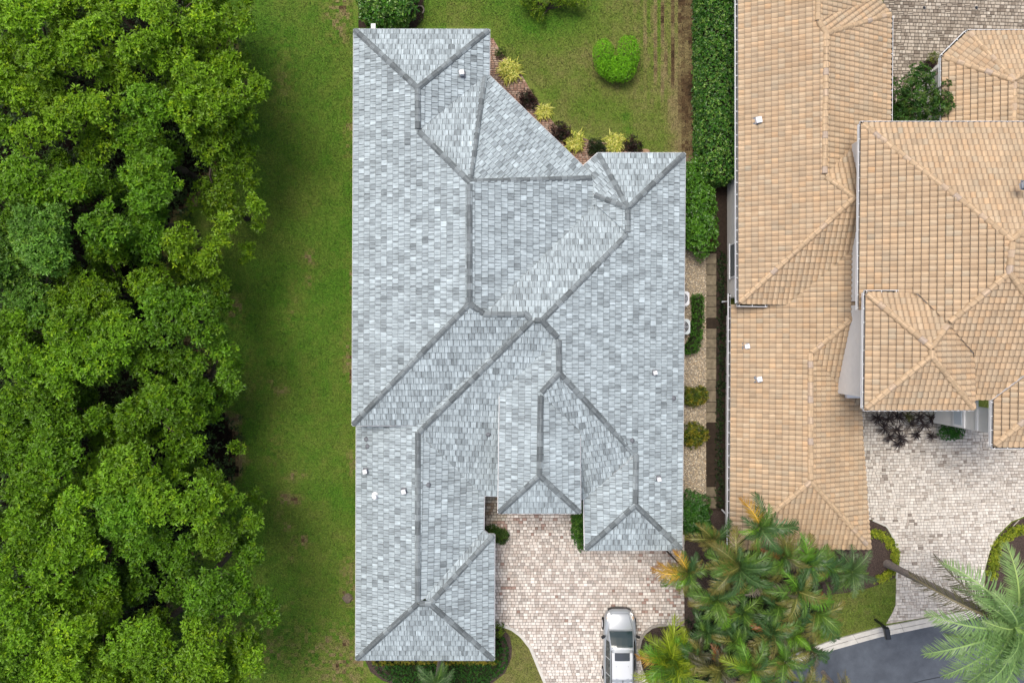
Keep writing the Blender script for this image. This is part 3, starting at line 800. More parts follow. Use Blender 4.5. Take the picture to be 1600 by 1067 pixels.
def drive_col(px, py):
    n = vnoise(px / 27, py / 27, .5, 1); n2 = vnoise(px / 27, py / 27, 1.5, 4)
    red = np.clip((px - 985) / 70, 0, 1) * np.clip((1000 - py) / 60, 0, 1) + np.clip((px < 792) * (py < 845) * 1.2, 0, 1.2) + .5 * np.clip((850 - py) / 50, 0, 1)
    red = np.clip(red + 1.0 * (n - .5), 0, 1.3); wear = np.clip((py - 850) / 180, 0, 1) * (1 - red * .6)
    w = np.stack([.3 + 1.3 * wear, .7 + .3 * wear, .6 + .5 * red, .005 + .9 * red, .3 + .3 * n2], 1)
    c = pick(PAL1, w) * rng.normal(1, .07, len(px))[:, None]
    moss = np.clip((px < 792) * (py < 845) * 1.0, 0, 1)[:, None] * (n2 > .5)[:, None] * .45
    return c * (1 - moss) + moss * alb(120, 118, 84)
PAL2 = np.array([alb(250, 243, 231), alb(235, 226, 213), alb(208, 198, 185), alb(172, 161, 149)])
def court_col(px, py):
    n = vnoise(px / 27, py / 27, .45, 2); n2 = vnoise(px / 27, py / 27, 1.3, 6)
    dark = np.clip(1.3 * (n - .45) + np.clip((px - 1545) / 60, 0, 1) * np.clip((800 - py) / 110, 0, 1) + .25 * np.clip((740 - py) / 90, 0, 1), 0, 1)
    w = np.stack([1.2 + 1.0 * np.clip((py - 740) / 150, 0, 1) - 1.1 * dark, .9 + 0 * n, .16 + .9 * dark, .0 + .55 * dark], 1)
    return pick(PAL2, w) * rng.normal(1, .07, len(px))[:, None]
def patio_col(px, py):
    n = vnoise(px / 27, py / 27, .5, 3)
    w = np.stack([.5 - .7 * n, .9 - .4 * n, .5 + .5 * n, .15 + .9 * np.clip(n - .45, 0, 1)], 1)
    return pick(PAL2 * np.array([.72, .69, .64]), w) * rng.normal(1, .08, len(px))[:, None]
def brick_col(px, py):
    w = np.ones((len(px), 3)); pal = np.array([alb(196, 160, 138), alb(176, 138, 118), alb(205, 178, 158)])
    return pick(pal, w) * rng.normal(1, .08, len(px))[:, None]

DRIVE = [(750, 760), (905, 760), (905, 800), (914, 862), (914, 835), (1069, 835), (1069, 977), (1040, 977), (1022, 978), (1008, 988), (1000, 1004), (999, 1020), (1004, 1045), (1015, 1070), (1030, 1120), (868, 1120), (852, 1067), (840, 1038), (829, 1011), (815, 993), (799, 981), (775, 976), (765, 976), (765, 850), (790, 845), (797, 836), (790, 826), (768, 826), (750, 826)]
def structure_root(name): return empty(name, (0, 0, 0), kind='structure')
drv = sheet('driveway', DRIVE, .008, M['joint_sand'])
pavers(DRIVE, .172, [.16, .2, .23, .26], .013, drive_col, drv)
COURT = [(1340, 640), (1660, 640), (1660, 800), (1600, 806), (1580, 814), (1560, 834), (1546, 860), (1538, 890), (1537, 922), (1540, 946), (1460, 961), (1384, 974), (1394, 957), (1399, 945), (1400, 905), (1403, 880), (1399, 846), (1386, 822), (1362, 811), (1340, 811)]
crt = sheet('courtyard_driveway', COURT, .008, M['joint_sand'])
pavers(COURT, .176, [.15, .18, .22, .3], .013, court_col, crt, split=.45, ang=R(1.5))
PATIO = [(1380, -60), (1660, -60), (1660, 120), (1520, 120), (1450, 120), (1440, 240), (1380, 240)]
pat = sheet('patio', PATIO, .008, M['joint_sand'])
pavers(PATIO, .2, [.17, .2, .24, .32], .024, patio_col, pat, split=.4, ang=R(-2))
for x, y in ((1443.5, 13), (1525, 13)):
    mb = MB(); mb.tube([P(x, y, .02), P(x, y, .056)], .10, 14, m=0); mb.tube([P(x, y, .05), P(x, y, .060)], .075, 14, m=1)
    mb.build('drain', [M['lead'], M['black']], pat)
BRICK = [(752, 60), (770, 60), (784, 84), (812, 112), (828, 140), (846, 168), (868, 196), (890, 210), (930, 222), (990, 228), (990, 262), (880, 290), (740, 150)]
brk = sheet('garden_path', BRICK, .008, M['joint_sand'])
pavers(BRICK, .105, [.21], .02, brick_col, brk, ang=R(0))

# beds
def bed(name, pts, z=.012, mat='mulch'):
    return sheet(name, pts, z, M[mat])
0 and bed('planting_bed', [(768, 58), (786, 80), (822, 116), (845, 150), (866, 182), (893, 200), (930, 213), (985, 216), (1016, 239), (1016, 250), (990, 250), (990, 226), (930, 220), (890, 208), (868, 194), (846, 166), (828, 138), (812, 110), (784, 82), (766, 60)])
bed('planting_bed', [(571, 1020), (571, 1032), (579, 1049), (597, 1062), (618, 1070), (640, 1100), (740, 1100), (770, 1066), (789, 1051), (799, 1027), (800, 1012), (797, 994), (786, 981), (775, 976), (760, 976), (760, 1020)])
bed('planting_bed', [(760, 826), (788, 827), (797, 836), (790, 844), (768, 850), (760, 850)])
bed('planting_bed', [(893, 780), (914, 770), (916, 862), (911, 858), (897, 835), (893, 815)])
bed('planting_bed', [(1000, 1006), (1008, 990), (1022, 980), (1069, 979), (1069, 850), (1085, 800), (1120, 798), (1140, 800), (1360, 800), (1362, 813), (1384, 823), (1397, 847), (1401, 880), (1398, 902), (1362, 917), (1320, 926), (1262, 932), (1242, 980), (1250, 1012), (1180, 1050), (1120, 1110), (1030, 1110), (1015, 1070), (1003, 1040)])
bed('planting_bed', [(1602, 808), (1582, 816), (1562, 836), (1548, 860), (1540, 890), (1539, 922), (1542, 944), (1660, 934), (1660, 808)])
bed('planting_bed', [(1362, 640), (1466, 640), (1470, 668), (1440, 676), (1400, 670), (1362, 668)])
bed('planting_bed', [(1083, -60), (1150, -60), (1150, 292), (1138, 293), (1083, 293)], .011, 'soil')
bed('planting_bed', [(1106, 293), (1137, 293), (1136, 520), (1134, 800), (1118, 800), (1119, 520), (1121, 400), (1106, 330)], .011, 'soil')
bed('planting_bed', [(560, -60), (662, -60), (662, 30), (650, 44), (560, 44)], .011, 'soil')
# gravel side yard
GRAV = [(1060, 392), (1103, 392), (1104, 600), (1103, 792), (1060, 792)]
M['gravel_base'] = plain('gravel_base', (.24, .205, .155), .95, .1, .4, 20)
bed('gravel_bed', GRAV, .011, 'gravel_base')
n = 5200
px = rng.uniform(1060, 1104, n); py = rng.uniform(392, 782, n)
s = rng.uniform(.018, .042, n); a = rng.uniform(0, 2 * np.pi, n)
oct_ = np.array([[1, 0, 0], [0, 1, 0], [-1, 0, 0], [0, -1, 0], [.2, .1, .75]], float)
rot = np.stack([np.stack([np.cos(a), -np.sin(a)], -1), np.stack([np.sin(a), np.cos(a)], -1)], 1)
sc = np.stack([s * rng.uniform(.8, 1.5, n), s], -1)
pts = np.repeat(oct_[None], n, 0) * rng.uniform(.75, 1.2, (n, 5, 1)); pts[:, :, :2] *= sc[:, None, :]; pts[:, :, 2] *= s[:, None]
pts[:, :, :2] = np.einsum('nij,nkj->nki', rot, pts[:, :, :2])
pts[:, :, 0] += ((px - 800) / k27)[:, None]; pts[:, :, 1] += (-(py - 533.5) / k27)[:, None]; pts[:, :, 2] += .012
T = (np.array([[0, 1, 4], [1, 2, 4], [2, 3, 4], [3, 0, 4]])[None] + 5 * np.arange(n)[:, None, None]).reshape(-1, 3)
pal = np.array([alb(248, 230, 198), alb(222, 202, 168), alb(190, 168, 136), alb(255, 244, 222), alb(146, 126, 100)])
gc = pal[rng.choice(5, n, p=[.3, .3, .18, .14, .08])] * rng.uniform(.85, 1.15, n)[:, None]
gv_ = link('gravel', mesh_quads('gravel', pts.reshape(-1, 3), T, np.repeat(gc, 4, 0)), None, M['stone']); tag(gv_, 'tan gravel between the two houses', 'gravel', kind='stuff')
# concrete slab walk
walk = sheet('side_path', [(1102, 392), (1121, 392), (1120, 800), (1102, 800)], .006, M['soil'])
ys = [396, 413, 430, 446, 462, 480, 497, 513, 529, 543, 560, 576, 593, 610, 628, 644, 660, 675, 692, 708, 724, 742, 760, 776, 794]
for i in range(len(ys) - 1):
    wet = 483 < ys[i] < 512 or 655 < ys[i] < 755
    c = alb(58, 48, 38) if wet else alb(138, 127, 106) * random.uniform(.75, 1.15)
    mb = MB(); mb.prism([P(1103.2, ys[i] + .5, 0), P(1118.8 + random.uniform(-.4, .4), ys[i] + .5, 0), P(1118.8 + random.uniform(-.4, .4), ys[i + 1] - .5, 0), P(1103.2, ys[i + 1] - .5, 0)], .004, .035 + random.uniform(-.006, .006), c)
    mb.build('paving_slab', M['slab'], walk)
for a, b in (((1070, 248), (1086, 252)), ):
    mb = MB(); mb.prism([P(1070, 245, 0), P(1086, 245, 0), P(1086, 262, 0), P(1070, 262, 0)], .004, .04, alb(128, 112, 88)); mb.build('paving_slab', M['slab'], walk)

# ------------------------------------------------------------------ road and kerbs
ROADTOP = [(1120, 1110), (1190, 1066), (1244, 1035), (1300, 1015.7), (1375, 994.7), (1460, 977), (1540, 962), (1680, 942)]
road_m = NT('asphalt', .8, .3)
nz = road_m.noise(1.1, 5, road_m.pos(), .6); nf = road_m.noise(60, 2, road_m.pos())
road_m.base(road_m.mul(road_m.mix(road_m.maprange(nz, .35, .7, 0, 1), (.060, .070, .086), (.092, .108, .130)), road_m.maprange(nf, .3, .7, .9, 1.1))); road_m.bump(nf, .004)
road = sheet('road', ROADTOP + [(1680, 1400), (1120, 1400)], .010, road_m.m)
mb = MB(); L = [P(1392, 1076, .016), P(1445, 1062, .016), P(1490, 1053, .016), P(1540, 1046, .016)]
for i in range(3):
    d = (L[i + 1] - L[i]); n_ = np.array([-d[1], d[0], 0]); n_ /= np.linalg.norm(n_)
    mb.poly([L[i] - n_ * .02, L[i + 1] - n_ * .02, L[i + 1] + n_ * .02, L[i] + n_ * .02])
mb.build('seam', M['black'], road)
def interp_line(pts, n):
    p = np.array(pts, float); s = np.concatenate([[0], np.cumsum(np.hypot(*np.diff(p, axis=0).T))]); t = np.linspace(0, s[-1], n)
    return np.stack([np.interp(t, s, p[:, 0]), np.interp(t, s, p[:, 1])], 1)
KT = [(1105, 1100), (1178, 1053), (1233, 1023.6), (1300, 998.5), (1375, 978.5), (1460, 962), (1540, 948), (1680, 928)]
ka = interp_line(KT, 49); kb = interp_line(ROADTOP, 49)
kroot = sheet('kerb', KT + ROADTOP[::-1], .005, M['soil'])
cuts = [0, 8, 14, 20, 26, 31, 36, 42, 48]
for ci in range(len(cuts) - 1):
    mb = MB(); i0, i1 = cuts[ci], cuts[ci + 1]
    prs = [(0.0, .11), (.42, .115), (.50, .06), (.56, .03), (1.0, .014)]
    for i in range(i0, i1):
        for (f0, h0), (f1, h1) in zip(prs[:-1], prs[1:]):
            def q(k, f, h):
                e = 0.0
                if k == i0: e = .015
                if k == i1: e = -.015
                kk = k + e; k0 = int(math.floor(min(kk, 47))); t = kk - k0
                A = ka[k0] * (1 - t) + ka[k0 + 1] * t; B = kb[k0] * (1 - t) + kb[k0 + 1] * t
                c = A * (1 - f) + B * f; return P(c[0], c[1], 0) + np.array([0, 0, h])
            mb.poly([q(i, f1, h1), q(i + 1, f1, h1), q(i + 1, f0, h0), q(i, f0, h0)], m=1 if f0 == .50 and (i % 5 < 4) else 0)
        mb.poly([q(i, 0, .11), q(i + 1, 0, .11), q(i + 1, 0, 0), q(i, 0, 0)])
    mb.build('kerb_stone', [M['kerb'], plain('kerb_dirt', (.16, .14, .11), .95, .1, .5, 5)], kroot)
def curb_line(pts, w, h, mat, n=24):
    c = interp_line(pts, n); mb = MB()
    W = np.array([P(x, y, 0) for x, y in c]); d = np.gradient(W, axis=0); nn = np.stack([-d[:, 1], d[:, 0], 0 * d[:, 0]], 1); nn /= np.linalg.norm(nn, axis=1)[:, None]
    z = np.array([0, 0, h])
    for i in range(n - 1):
        A0, B0, A1, B1 = W[i] - nn[i] * w / 2, W[i] + nn[i] * w / 2, W[i + 1] - nn[i + 1] * w / 2, W[i + 1] + nn[i + 1] * w / 2
        mb.poly([A0 + z, A1 + z, B1 + z, B0 + z]); mb.poly([A0, A1, A1 + z, A0 + z]); mb.poly([B1, B0, B0 + z, B1 + z])
    o = mb.build('kerb', mat); o['kind'] = 'structure'; return o
curb_line([(770, 975), (783, 976), (799, 981), (815, 993), (829, 1011), (840, 1038), (852, 1067), (866, 1115)], .17, .075, M['kerb'])
curb_line([(1040, 975.5), (1030, 975.5), (1018, 979), (1008, 987), (1001, 998), (998, 1012)], .15, .075, plain('weathered_kerb', (.30, .275, .24), .9, .2, .15, 4))
curb_line([(893, 790), (893.5, 815), (898, 836)], .1, .06, plain('brick_edge', (.30, .19, .14), .9, .2, .15, 9), 8)
curb_line([(1363, 812), (1386, 822), (1399, 846), (1403, 880), (1400, 903)], .09, .05, M['kerb'], 20)
# ================================================================== FOLIAGE HELPERS
def unit(v): return v / (np.linalg.norm(v, axis=-1, keepdims=True) + 1e-9)
def leaves(pos, nrm, k, L, W, col, open_=(35, 85), jit=.25, cvar=.12):
    """k leaves round every twig tip; pos,nrm (n,3), col (n,3) -> V, Q, C"""
    n = len(pos); nrm = unit(nrm)
    ref = np.where(np.abs(nrm[:, 2:3]) > .9, np.array([[1., 0, 0]]), np.array([[0, 0, 1.]]))
    t1 = unit(np.cross(ref, nrm)); t2 = np.cross(nrm, t1)
    az = (rng.random((n, 1)) * 2 * np.pi + np.arange(k)[None] * 2 * np.pi / k + rng.normal(0, .35, (n, k)))
    th = np.radians(rng.uniform(open_[0], open_[1], (n, k)))
    T = np.cos(az)[..., None] * t1[:, None] + np.sin(az)[..., None] * t2[:, None]
    d = unit(np.cos(th)[..., None] * nrm[:, None] + np.sin(th)[..., None] * T + rng.normal(0, jit, (n, k, 3)))
    s = unit(np.cross(d, nrm[:, None] + rng.normal(0, .25, (n, k, 3))))
    up = np.cross(s, d)
    l = L * rng.uniform(.7, 1.25, (n, k, 1)); w = W * rng.uniform(.8, 1.2, (n, k, 1))
    b = pos[:, None] + d * l * .08
    mid = b + d * l * .5
    V = np.stack([b, mid + s * w * .5 + up * w * .12, b + d * l - up * l * .08, mid - s * w * .5 + up * w * .12], 2).reshape(-1, 3)
    Q = np.arange(n * k * 4).reshape(-1, 4)
    C = (col[:, None] * (1 + rng.normal(0, cvar, (n, k, 1)))).reshape(-1, 3).clip(0.003, .8)
    return V, Q, C
def merge(parts):
    Vs, Qs, Cs, o = [], [], [], 0
    for V, Q, C in parts: Vs.append(V); Qs.append(Q + o); Cs.append(C); o += len(V)
    return np.concatenate(Vs), np.concatenate(Qs), np.concatenate(Cs)
def shell(c, r, dens, zmin=-.35, lo=.72, hi=1.05, lump=.18):
    """points on a lumpy ellipsoid shell; r (rx,ry,rz)"""
    r = np.array(r, float); a = 4 * math.pi * ((r[0] * r[1]) ** 1.6 / 3 + (r[0] * r[2]) ** 1.6 / 3 + (r[1] * r[2]) ** 1.6 / 3) ** (1 / 1.6)
    n = max(6, int(a * dens)); d = unit(rng.normal(0, 1, (n, 3))); d = d[d[:, 2] > zmin]
    if len(d) == 0: d = np.array([[0, 0, 1.]])
    f = rng.uniform(lo, hi, (len(d), 1))
    ph = rng.uniform(0, 6, 6)
    lu = 1 + lump * (np.sin(3.1 * d[:, :1] * 2 + ph[0]) * np.sin(2.7 * d[:, 1:2] * 2 + ph[1]) + .6 * np.sin(5.3 * d[:, :1] + 4.1 * d[:, 1:2] + ph[2]) + .5 * np.sin(7 * d[:, 2:] + 6 * d[:, :1] + ph[3]))
    return np.array(c) + d * r * f * lu, unit(d / r)

# ================================================================== WOOD ON THE LEFT
# crown clumps read along the wood: (x, y, r, level)  level 2 = top of the canopy, 1 = lower, 0 = dim understorey
LOBES = """37 22 40 2;5 12 28 2;165 30 28 2;203 10 24 2;262 30 38 2;312 36 26 2;128 76 42 2;214 76 34 2;243 92 36 2;282 76 24 2;60 94 34 2;10 76 24 1;300 124 34 2;360 112 28 1;405 134 20 1;338 162 38 2;112 180 34 2;165 172 30 2;236 170 36 2;296 178 30 2;376 190 26 1;330 226 32 1;45 152 30 1;52 210 30 2;8 206 24 1;150 226 34 1;212 222 32 1;240 270 38 2;226 304 34 2;48 278 42 2;112 294 32 2;152 280 30 1;68 362 48 2;36 336 34 1;170 362 38 2;226 340 32 1;278 378 28 1;350 366 26 1;400 324 18 1;264 242 30 0;362 262 32 0;340 310 36 0;392 282 18 0;352 50 24 0;336 62 22 0;185 120 30 1;90 130 28 1;20 140 28 1;380 150 22 1;
68 392 46 2;22 424 30 1;165 385 32 1;232 368 30 1;285 390 26 1;330 405 24 1;225 440 30 1;160 470 42 1;278 436 26 0;270 495 46 2;316 502 30 2;330 462 24 0;352 476 14 0;112 514 38 2;188 525 42 2;138 548 42 2;22 506 36 1;56 570 42 2;158 578 34 1;94 586 34 2;240 578 36 1;292 570 32 1;356 550 24 1;360 592 20 1;312 615 30 1;262 626 36 2;210 648 34 1;308 652 24 1;75 638 40 1;22 650 40 1;124 630 34 0;100 680 42 1;38 690 44 1;285 690 30 1;225 668 30 0;110 440 30 0;170 430 26 0;60 470 34 1;100 470 30 1;
22 704 40 1;90 710 40 2;210 730 36 2;180 742 34 2;135 738 26 1;270 738 22 1;330 757 28 1;240 776 38 2;308 790 36 2;360 783 24 1;401 780 14 0;45 760 36 2;75 787 34 1;124 790 34 2;202 802 42 2;338 832 34 1;390 820 22 1;398 866 18 1;48 828 42 2;124 847 38 2;225 850 42 1;278 870 32 1;22 892 40 2;90 892 38 2;150 896 34 1;162 940 38 1;338 922 42 2;375 903 26 1;405 940 24 1;420 967 16 1;38 960 44 2;112 993 44 2;210 997 44 2;322 1005 42 2;376 1012 30 1;400 1034 20 1;244 1027 36 2;158 1027 36 1;30 1023 44 2;86 1046 40 2;312 1050 38 2;352 1053 26 1;210 907 34 0;315 967 24 0;270 920 24 0;60 740 26 0;170 690 30 0;300 720 24 0;180 1070 40 1;260 1075 40 1;30 1085 40 1;110 1090 40 1;360 1090 28 1;-25 60 40 1;-25 170 40 1;-25 300 40 1;-20 420 40 1;-22 560 40 1;-20 700 40 1;-25 830 40 1;-25 950 40 1;60 -25 36 1;150 -20 34 1;240 -22 36 1;320 -20 24 1;350 10 20 0;385 30 14 0;390 2 12 1;340 90 22 0;375 230 22 0;405 352 12 0;385 395 16 0;345 440 20 0;340 520 22 0;370 570 14 0;330 640 18 0;385 850 20 0;395 1000 18 0;370 700 12 0"""
lobes = []
for s in LOBES.replace('\n', '').split(';'):
    if s.strip():
        a = s.split(); lobes.append((float(a[0]), float(a[1]), float(a[2]), int(a[3])))
for _ in range(95):
    x_, y_ = random.uniform(-10, 385), random.uniform(-15, 1080)
    if x_ < 345 + 30 * math.sin(y_ / 90.): lobes.append((x_, y_, random.uniform(24, 34), random.choice([0, 0, 1])))
TREES = [(40, 60, 'broad leafy tree filling the top left corner of the wood'), (225, 40, 'bright green tree at the top of the wood beside a dark gap'),
         (330, 130, 'tree whose crown bulges out over the lawn near the top of the wood'), (130, 170, 'rounded tree behind the first row near the top of the wood'),
         (235, 225, 'tree with a ragged crown beside the deep dark hollow in the wood'), (60, 300, 'yellow-green tree at the left edge of the wood, upper half'),
         (375, 300, 'dim low tree reaching farthest onto the lawn in the upper half'), (235, 330, 'tree with two bright round clumps in the upper middle of the wood'),
         (70, 390, 'tree with the palest green crown in the wood, at the left edge'), (300, 400, 'open crowned tree with bare soil showing beside it at the lawn edge'),
         (170, 450, 'dull green tree in the very middle of the wood'), (285, 500, 'tree with a broad rounded crown halfway down the lawn edge'),
         (120, 545, 'wide tree with a bright sunlit crown left of the middle gap'), (340, 590, 'dark green tree standing lowest along the middle of the lawn edge'),
         (250, 640, 'dark tree between the two black gaps in the lower middle of the wood'), (60, 660, 'shaded tree at the left edge just below the middle of the wood'),
         (205, 750, 'tree with a bright domed crown below the dark gap in the wood'), (325, 790, 'tree bulging over the lawn beside the brown grass patches'),
         (80, 800, 'large tree with an even crown at the left edge, lower half of the wood'), (200, 850, 'tree with a broken crown and bare twigs in the lower middle of the wood'),
         (360, 920, 'tree beside the narrow slanting dark gap near the bottom of the lawn'), (60, 930, 'bushy tree near the bottom left corner of the wood'),
         (130, 1020, 'tree cut by the bottom edge at the left of the wood'), (240, 1010, 'round headed tree at the bottom middle of the wood'), (345, 1030, 'tree at the bottom right corner of the wood by the olive grass')]
groups = [[] for _ in TREES]
for lb in lobes:
    k = min(range(len(TREES)), key=lambda i: (TREES[i][0] - lb[0]) ** 2 + (TREES[i][1] - lb[1]) ** 2)
    groups[k].append(lb)
GREENS = np.array([[.084, .194, .008], [.108, .230, .009], [.140, .270, .010], [.090, .210, .013], [.165, .290, .012]])
for (tx, ty, lab), gl in zip(TREES, groups):
    tz = 6.8
    base = P(tx - (30 if tx < 250 else 75), ty, tz); base[2] = 0
    t = empty('tree', base, lab, 'tree', 'trees in the wood beside the lawn')
    hue = random.random(); tcol = GREENS[random.randrange(3)] * (1 - hue * .5) + GREENS[random.choice([2, 3, 4])] * hue * .5
    if ty in (390,): tcol = np.array([.100, .225, .026])
    parts = []; limbs = MB()
    fork = base + np.array([random.uniform(-.3, .3), random.uniform(-.3, .3), 3.0])
    limbs.tube([base - base, np.array([.05, .03, 1.5]), fork - base], [.24, .19, .15], 9)
    for (lx, ly, lr, lev) in gl:
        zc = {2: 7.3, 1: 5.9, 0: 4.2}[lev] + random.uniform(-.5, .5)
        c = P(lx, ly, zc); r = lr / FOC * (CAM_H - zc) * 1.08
        lc = tcol * {2: 1.12, 1: .95, 0: .8}[lev] * random.uniform(.88, 1.14)  # canopy light and shade put into leaf colour: top clumps lighter, lower darker
        # every clump is itself a cluster of smaller twig sprays
        subs = [(c, np.array([r * .62, r * .62, r * .55]))]
        m = int(4 + r * 6)
        for _ in range(m):
            d = unit(rng.normal(0, 1, 3)); d[2] = abs(d[2]) * .9 - .25
            subs.append((c + d * np.array([r, r, r * .8]) * random.uniform(.55, .95), np.array([1, 1, .75]) * r * random.uniform(.24, .42)))
        for sc_, sr in subs:
            pos, nr = shell(sc_, sr, 23 if lev else 18, -.3, .7, 1.1, .15)
            nr = unit(nr + np.array([0, 0, .55]))
            cc = np.repeat((lc * random.uniform(.82, 1.2))[None], len(pos), 0) * (1 + rng.normal(0, .1, (len(pos), 1)))
            yl = rng.random((len(pos), 1)) < .12
            cc = np.where(yl, cc * np.array([1.5, 1.25, .9]), cc)
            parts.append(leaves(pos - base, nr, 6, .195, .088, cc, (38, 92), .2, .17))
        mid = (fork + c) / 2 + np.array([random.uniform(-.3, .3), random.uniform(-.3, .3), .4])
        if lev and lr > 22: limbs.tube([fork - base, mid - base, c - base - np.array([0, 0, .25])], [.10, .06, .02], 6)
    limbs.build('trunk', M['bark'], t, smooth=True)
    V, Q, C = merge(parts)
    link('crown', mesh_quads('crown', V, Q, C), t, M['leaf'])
# understorey mass
pos = np.stack([rng.uniform(-31, -15.5, 11000), rng.uniform(-21, 21, 11000), rng.uniform(.2, 3.2, 11000)], 1)
ppx = 800 + pos[:, 0] * k27; ppy = 533.5 - pos[:, 1] * k27
keep = ppx < 352 + 45 * np.sin(ppy / 90.) - pos[:, 2] * 8
pos = pos[keep]
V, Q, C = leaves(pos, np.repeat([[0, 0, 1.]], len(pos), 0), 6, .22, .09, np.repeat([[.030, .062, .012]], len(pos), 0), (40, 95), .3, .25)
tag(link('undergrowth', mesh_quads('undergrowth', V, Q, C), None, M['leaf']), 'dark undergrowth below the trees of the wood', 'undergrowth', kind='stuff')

# ================================================================== SHRUBS, HEDGES
def shrub(name, label, cat, ells, cols, dens=26, k=6, L=.12, W=.06, mat='leaf', group=None, open_=(35, 90), inner=True, zmin=-.5, stems=5, lump=.14, up=.3, cvar=.14, base=None):
    """ells: (px, py, z, rx, ry, rz) metres radii"""
    cs = [P(e[0], e[1], e[2]) for e in ells]
    b = np.mean(cs, axis=0) if base is None else np.array(base, float); b = np.array([b[0], b[1], 0.0])
    root = empty(name, b, label, cat, group)
    parts = []; st = MB()
    cols = np.array(cols)
    for e, c in zip(ells, cs):
        for lo, hi, dm, sh in ((.86, 1.06, 1.0, 1.0), (.5, .86, .45, .9)) if inner else ((.85, 1.05, 1.0, 1.0),):
            pos, nr = shell(c, e[3:6], dens * dm, zmin, lo, hi, lump)
            ok = pos[:, 2] > .03; pos, nr = pos[ok], nr[ok]
            nr = unit(nr + np.array([0, 0, up]))
            cc = cols[rng.integers(0, len(cols), len(pos))] * (1 + rng.normal(0, .1, (len(pos), 1)))
            parts.append(leaves(pos - b, nr, k, L, W, cc, open_, .2, cvar))
        for s_ in range(stems):
            d = np.array([random.uniform(-.6, .6) * e[3], random.uniform(-.6, .6) * e[4], e[5] * .5])
            st.tube([np.array([random.uniform(-.02, .02), random.uniform(-.02, .02), 0]), c + d * .4 - b - np.array([0, 0, .1]), c + d - b], [.03, .022, .012], 5)
    V, Q, C = merge(parts)
    link('foliage', mesh_quads('foliage', V, Q, C), root, M[mat])
    if st.v: st.build('stem_or_core', M['bark'], root)
    return root
def hedge(name, label, cat, poly, h, cols, dens=40, k=5, L=.13, W=.06, mat='waxy', group=None, zj=.07, open_=(30, 85), cvar=.2, core=None):
    pw = [P(x, y, h) for x, y in poly]; b = np.mean(pw, axis=0) * np.array([1, 1, 0])
    root = empty(name, b, label, cat, group)
    xs = [p[0] for p in pw]; ys_ = [p[1] for p in pw]; cols = np.array(cols)
    A = (max(xs) - min(xs)) * (max(ys_) - min(ys_)); n = int(A * dens)
    x = rng.uniform(min(xs), max(xs), n); y = rng.uniform(min(ys_), max(ys_), n); ok = in_poly(x, y, pw); x, y = x[ok], y[ok]
    z = h + zj * 3 * (vnoise(x, y, 1.6, 2) - .5) * 2 + rng.normal(0, zj, len(x))
    pos = [np.stack([x, y, z], 1)]; nr = [np.repeat([[0, 0, 1.]], len(x), 0) + rng.normal(0, .3, (len(x), 3))]
    ctr = np.mean([p[:2] for p in pw], axis=0)
    for i in range(len(pw)):
        p, q = pw[i], pw[(i + 1) % len(pw)]; Ln = np.linalg.norm(q - p); m = int(Ln * h * dens)
        if m < 1: continue
        t = rng.random((m, 1)); e = p * (1 - t) + q * t; e[:, 2] = rng.uniform(.05, h, m)
        o = np.array([-(q - p)[1], (q - p)[0], 0]); o /= np.linalg.norm(o) + 1e-9
        if np.dot(o[:2], (p[:2] + q[:2]) / 2 - ctr) < 0: o = -o
        pos.append(e + o * rng.normal(0, zj * .8, (m, 1))); nr.append(np.repeat([o + np.array([0, 0, .4])], m, 0) + rng.normal(0, .3, (m, 3)))
    pos = np.concatenate(pos); nr = np.concatenate(nr)
    cc = cols[rng.integers(0, len(cols), len(pos))] * (1 + rng.normal(0, .12, (len(pos), 1)))
    V, Q, C = leaves(pos - b, nr, k, L, W, cc, open_, .25, cvar)
    link('foliage', mesh_quads('foliage', V, Q, C), root, M[mat])
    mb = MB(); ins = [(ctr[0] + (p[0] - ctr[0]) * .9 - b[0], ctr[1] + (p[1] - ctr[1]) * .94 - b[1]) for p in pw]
    mb.prism(ins, .0, h - .14 - zj, (.02, .03, .01)); mb.build('stem_or_core', core or M['twig'], root)  # solid core added inside the leaves so light doesn't pass through
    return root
M['twig'] = plain('light_block_core', (.018, .022, .010), .95, .05, .4, 12)  # dark colour for the added light-blocking core, in place of real stems
DG = [(.030, .105, .012), (.045, .15, .014), (.070, .20, .016), (.17, .30, .05)]
hedge('hedge', 'tall clipped dark glossy hedge running along the tan house wall', 'hedge', [(1099, -70), (1150, -70), (1150.5, 100), (1149, 274), (1138, 281), (1116, 279), (1101, 275), (1098, 120)], 1.9, DG, 110, 5, .115, .06, zj=.07)
shrub('shrub', 'leafy green shrub mound against the east eave below the tall hedge', 'shrub', [(1082, 285, 1.0, .75, 1.3, 1.0), (1092, 318, 1.05, .85, 1.2, 1.0), (1095, 362, 1.05, .95, 1.35, 1.0), (1080, 340, .9, .7, 1.6, .9)], [(.05, .15, .010), (.07, .19, .013), (.10, .24, .02)], 42, 6, .14, .07, 'waxy')
hedge('hedge', 'short bright green clipped hedge screening the air conditioners', 'hedge', [(1086, 461), (1099.5, 460), (1100, 500), (1097, 530), (1091, 549), (1074, 553), (1073, 541), (1083, 530), (1086, 500)], .8, [(.05, .16, .012), (.065, .19, .014), (.04, .12, .01)], 95, 6, .075, .035, 'leaf', zj=.05)
for i, (x, y, lb) in enumerate(((1086, 620, 'upper of the two yellow-green spotted shrubs on the gravel'), (1084, 676, 'lower of the two yellow-green spotted shrubs on the gravel'))):
    shrub('croton', lb, 'shrub', [(x - 4, y, .55, .62, .55, .5), (x + 9, y + (-3 if i == 0 else 2), .5, .42, .45, .42), (x - 1, y + 12 * (i * 1.0), .45, .5, .4, .4)], [(.13, .15, .012), (.09, .13, .012), (.24, .20, .02), (.05, .085, .012)], 46, 6, .14, .055, group='spotted shrubs on the gravel')
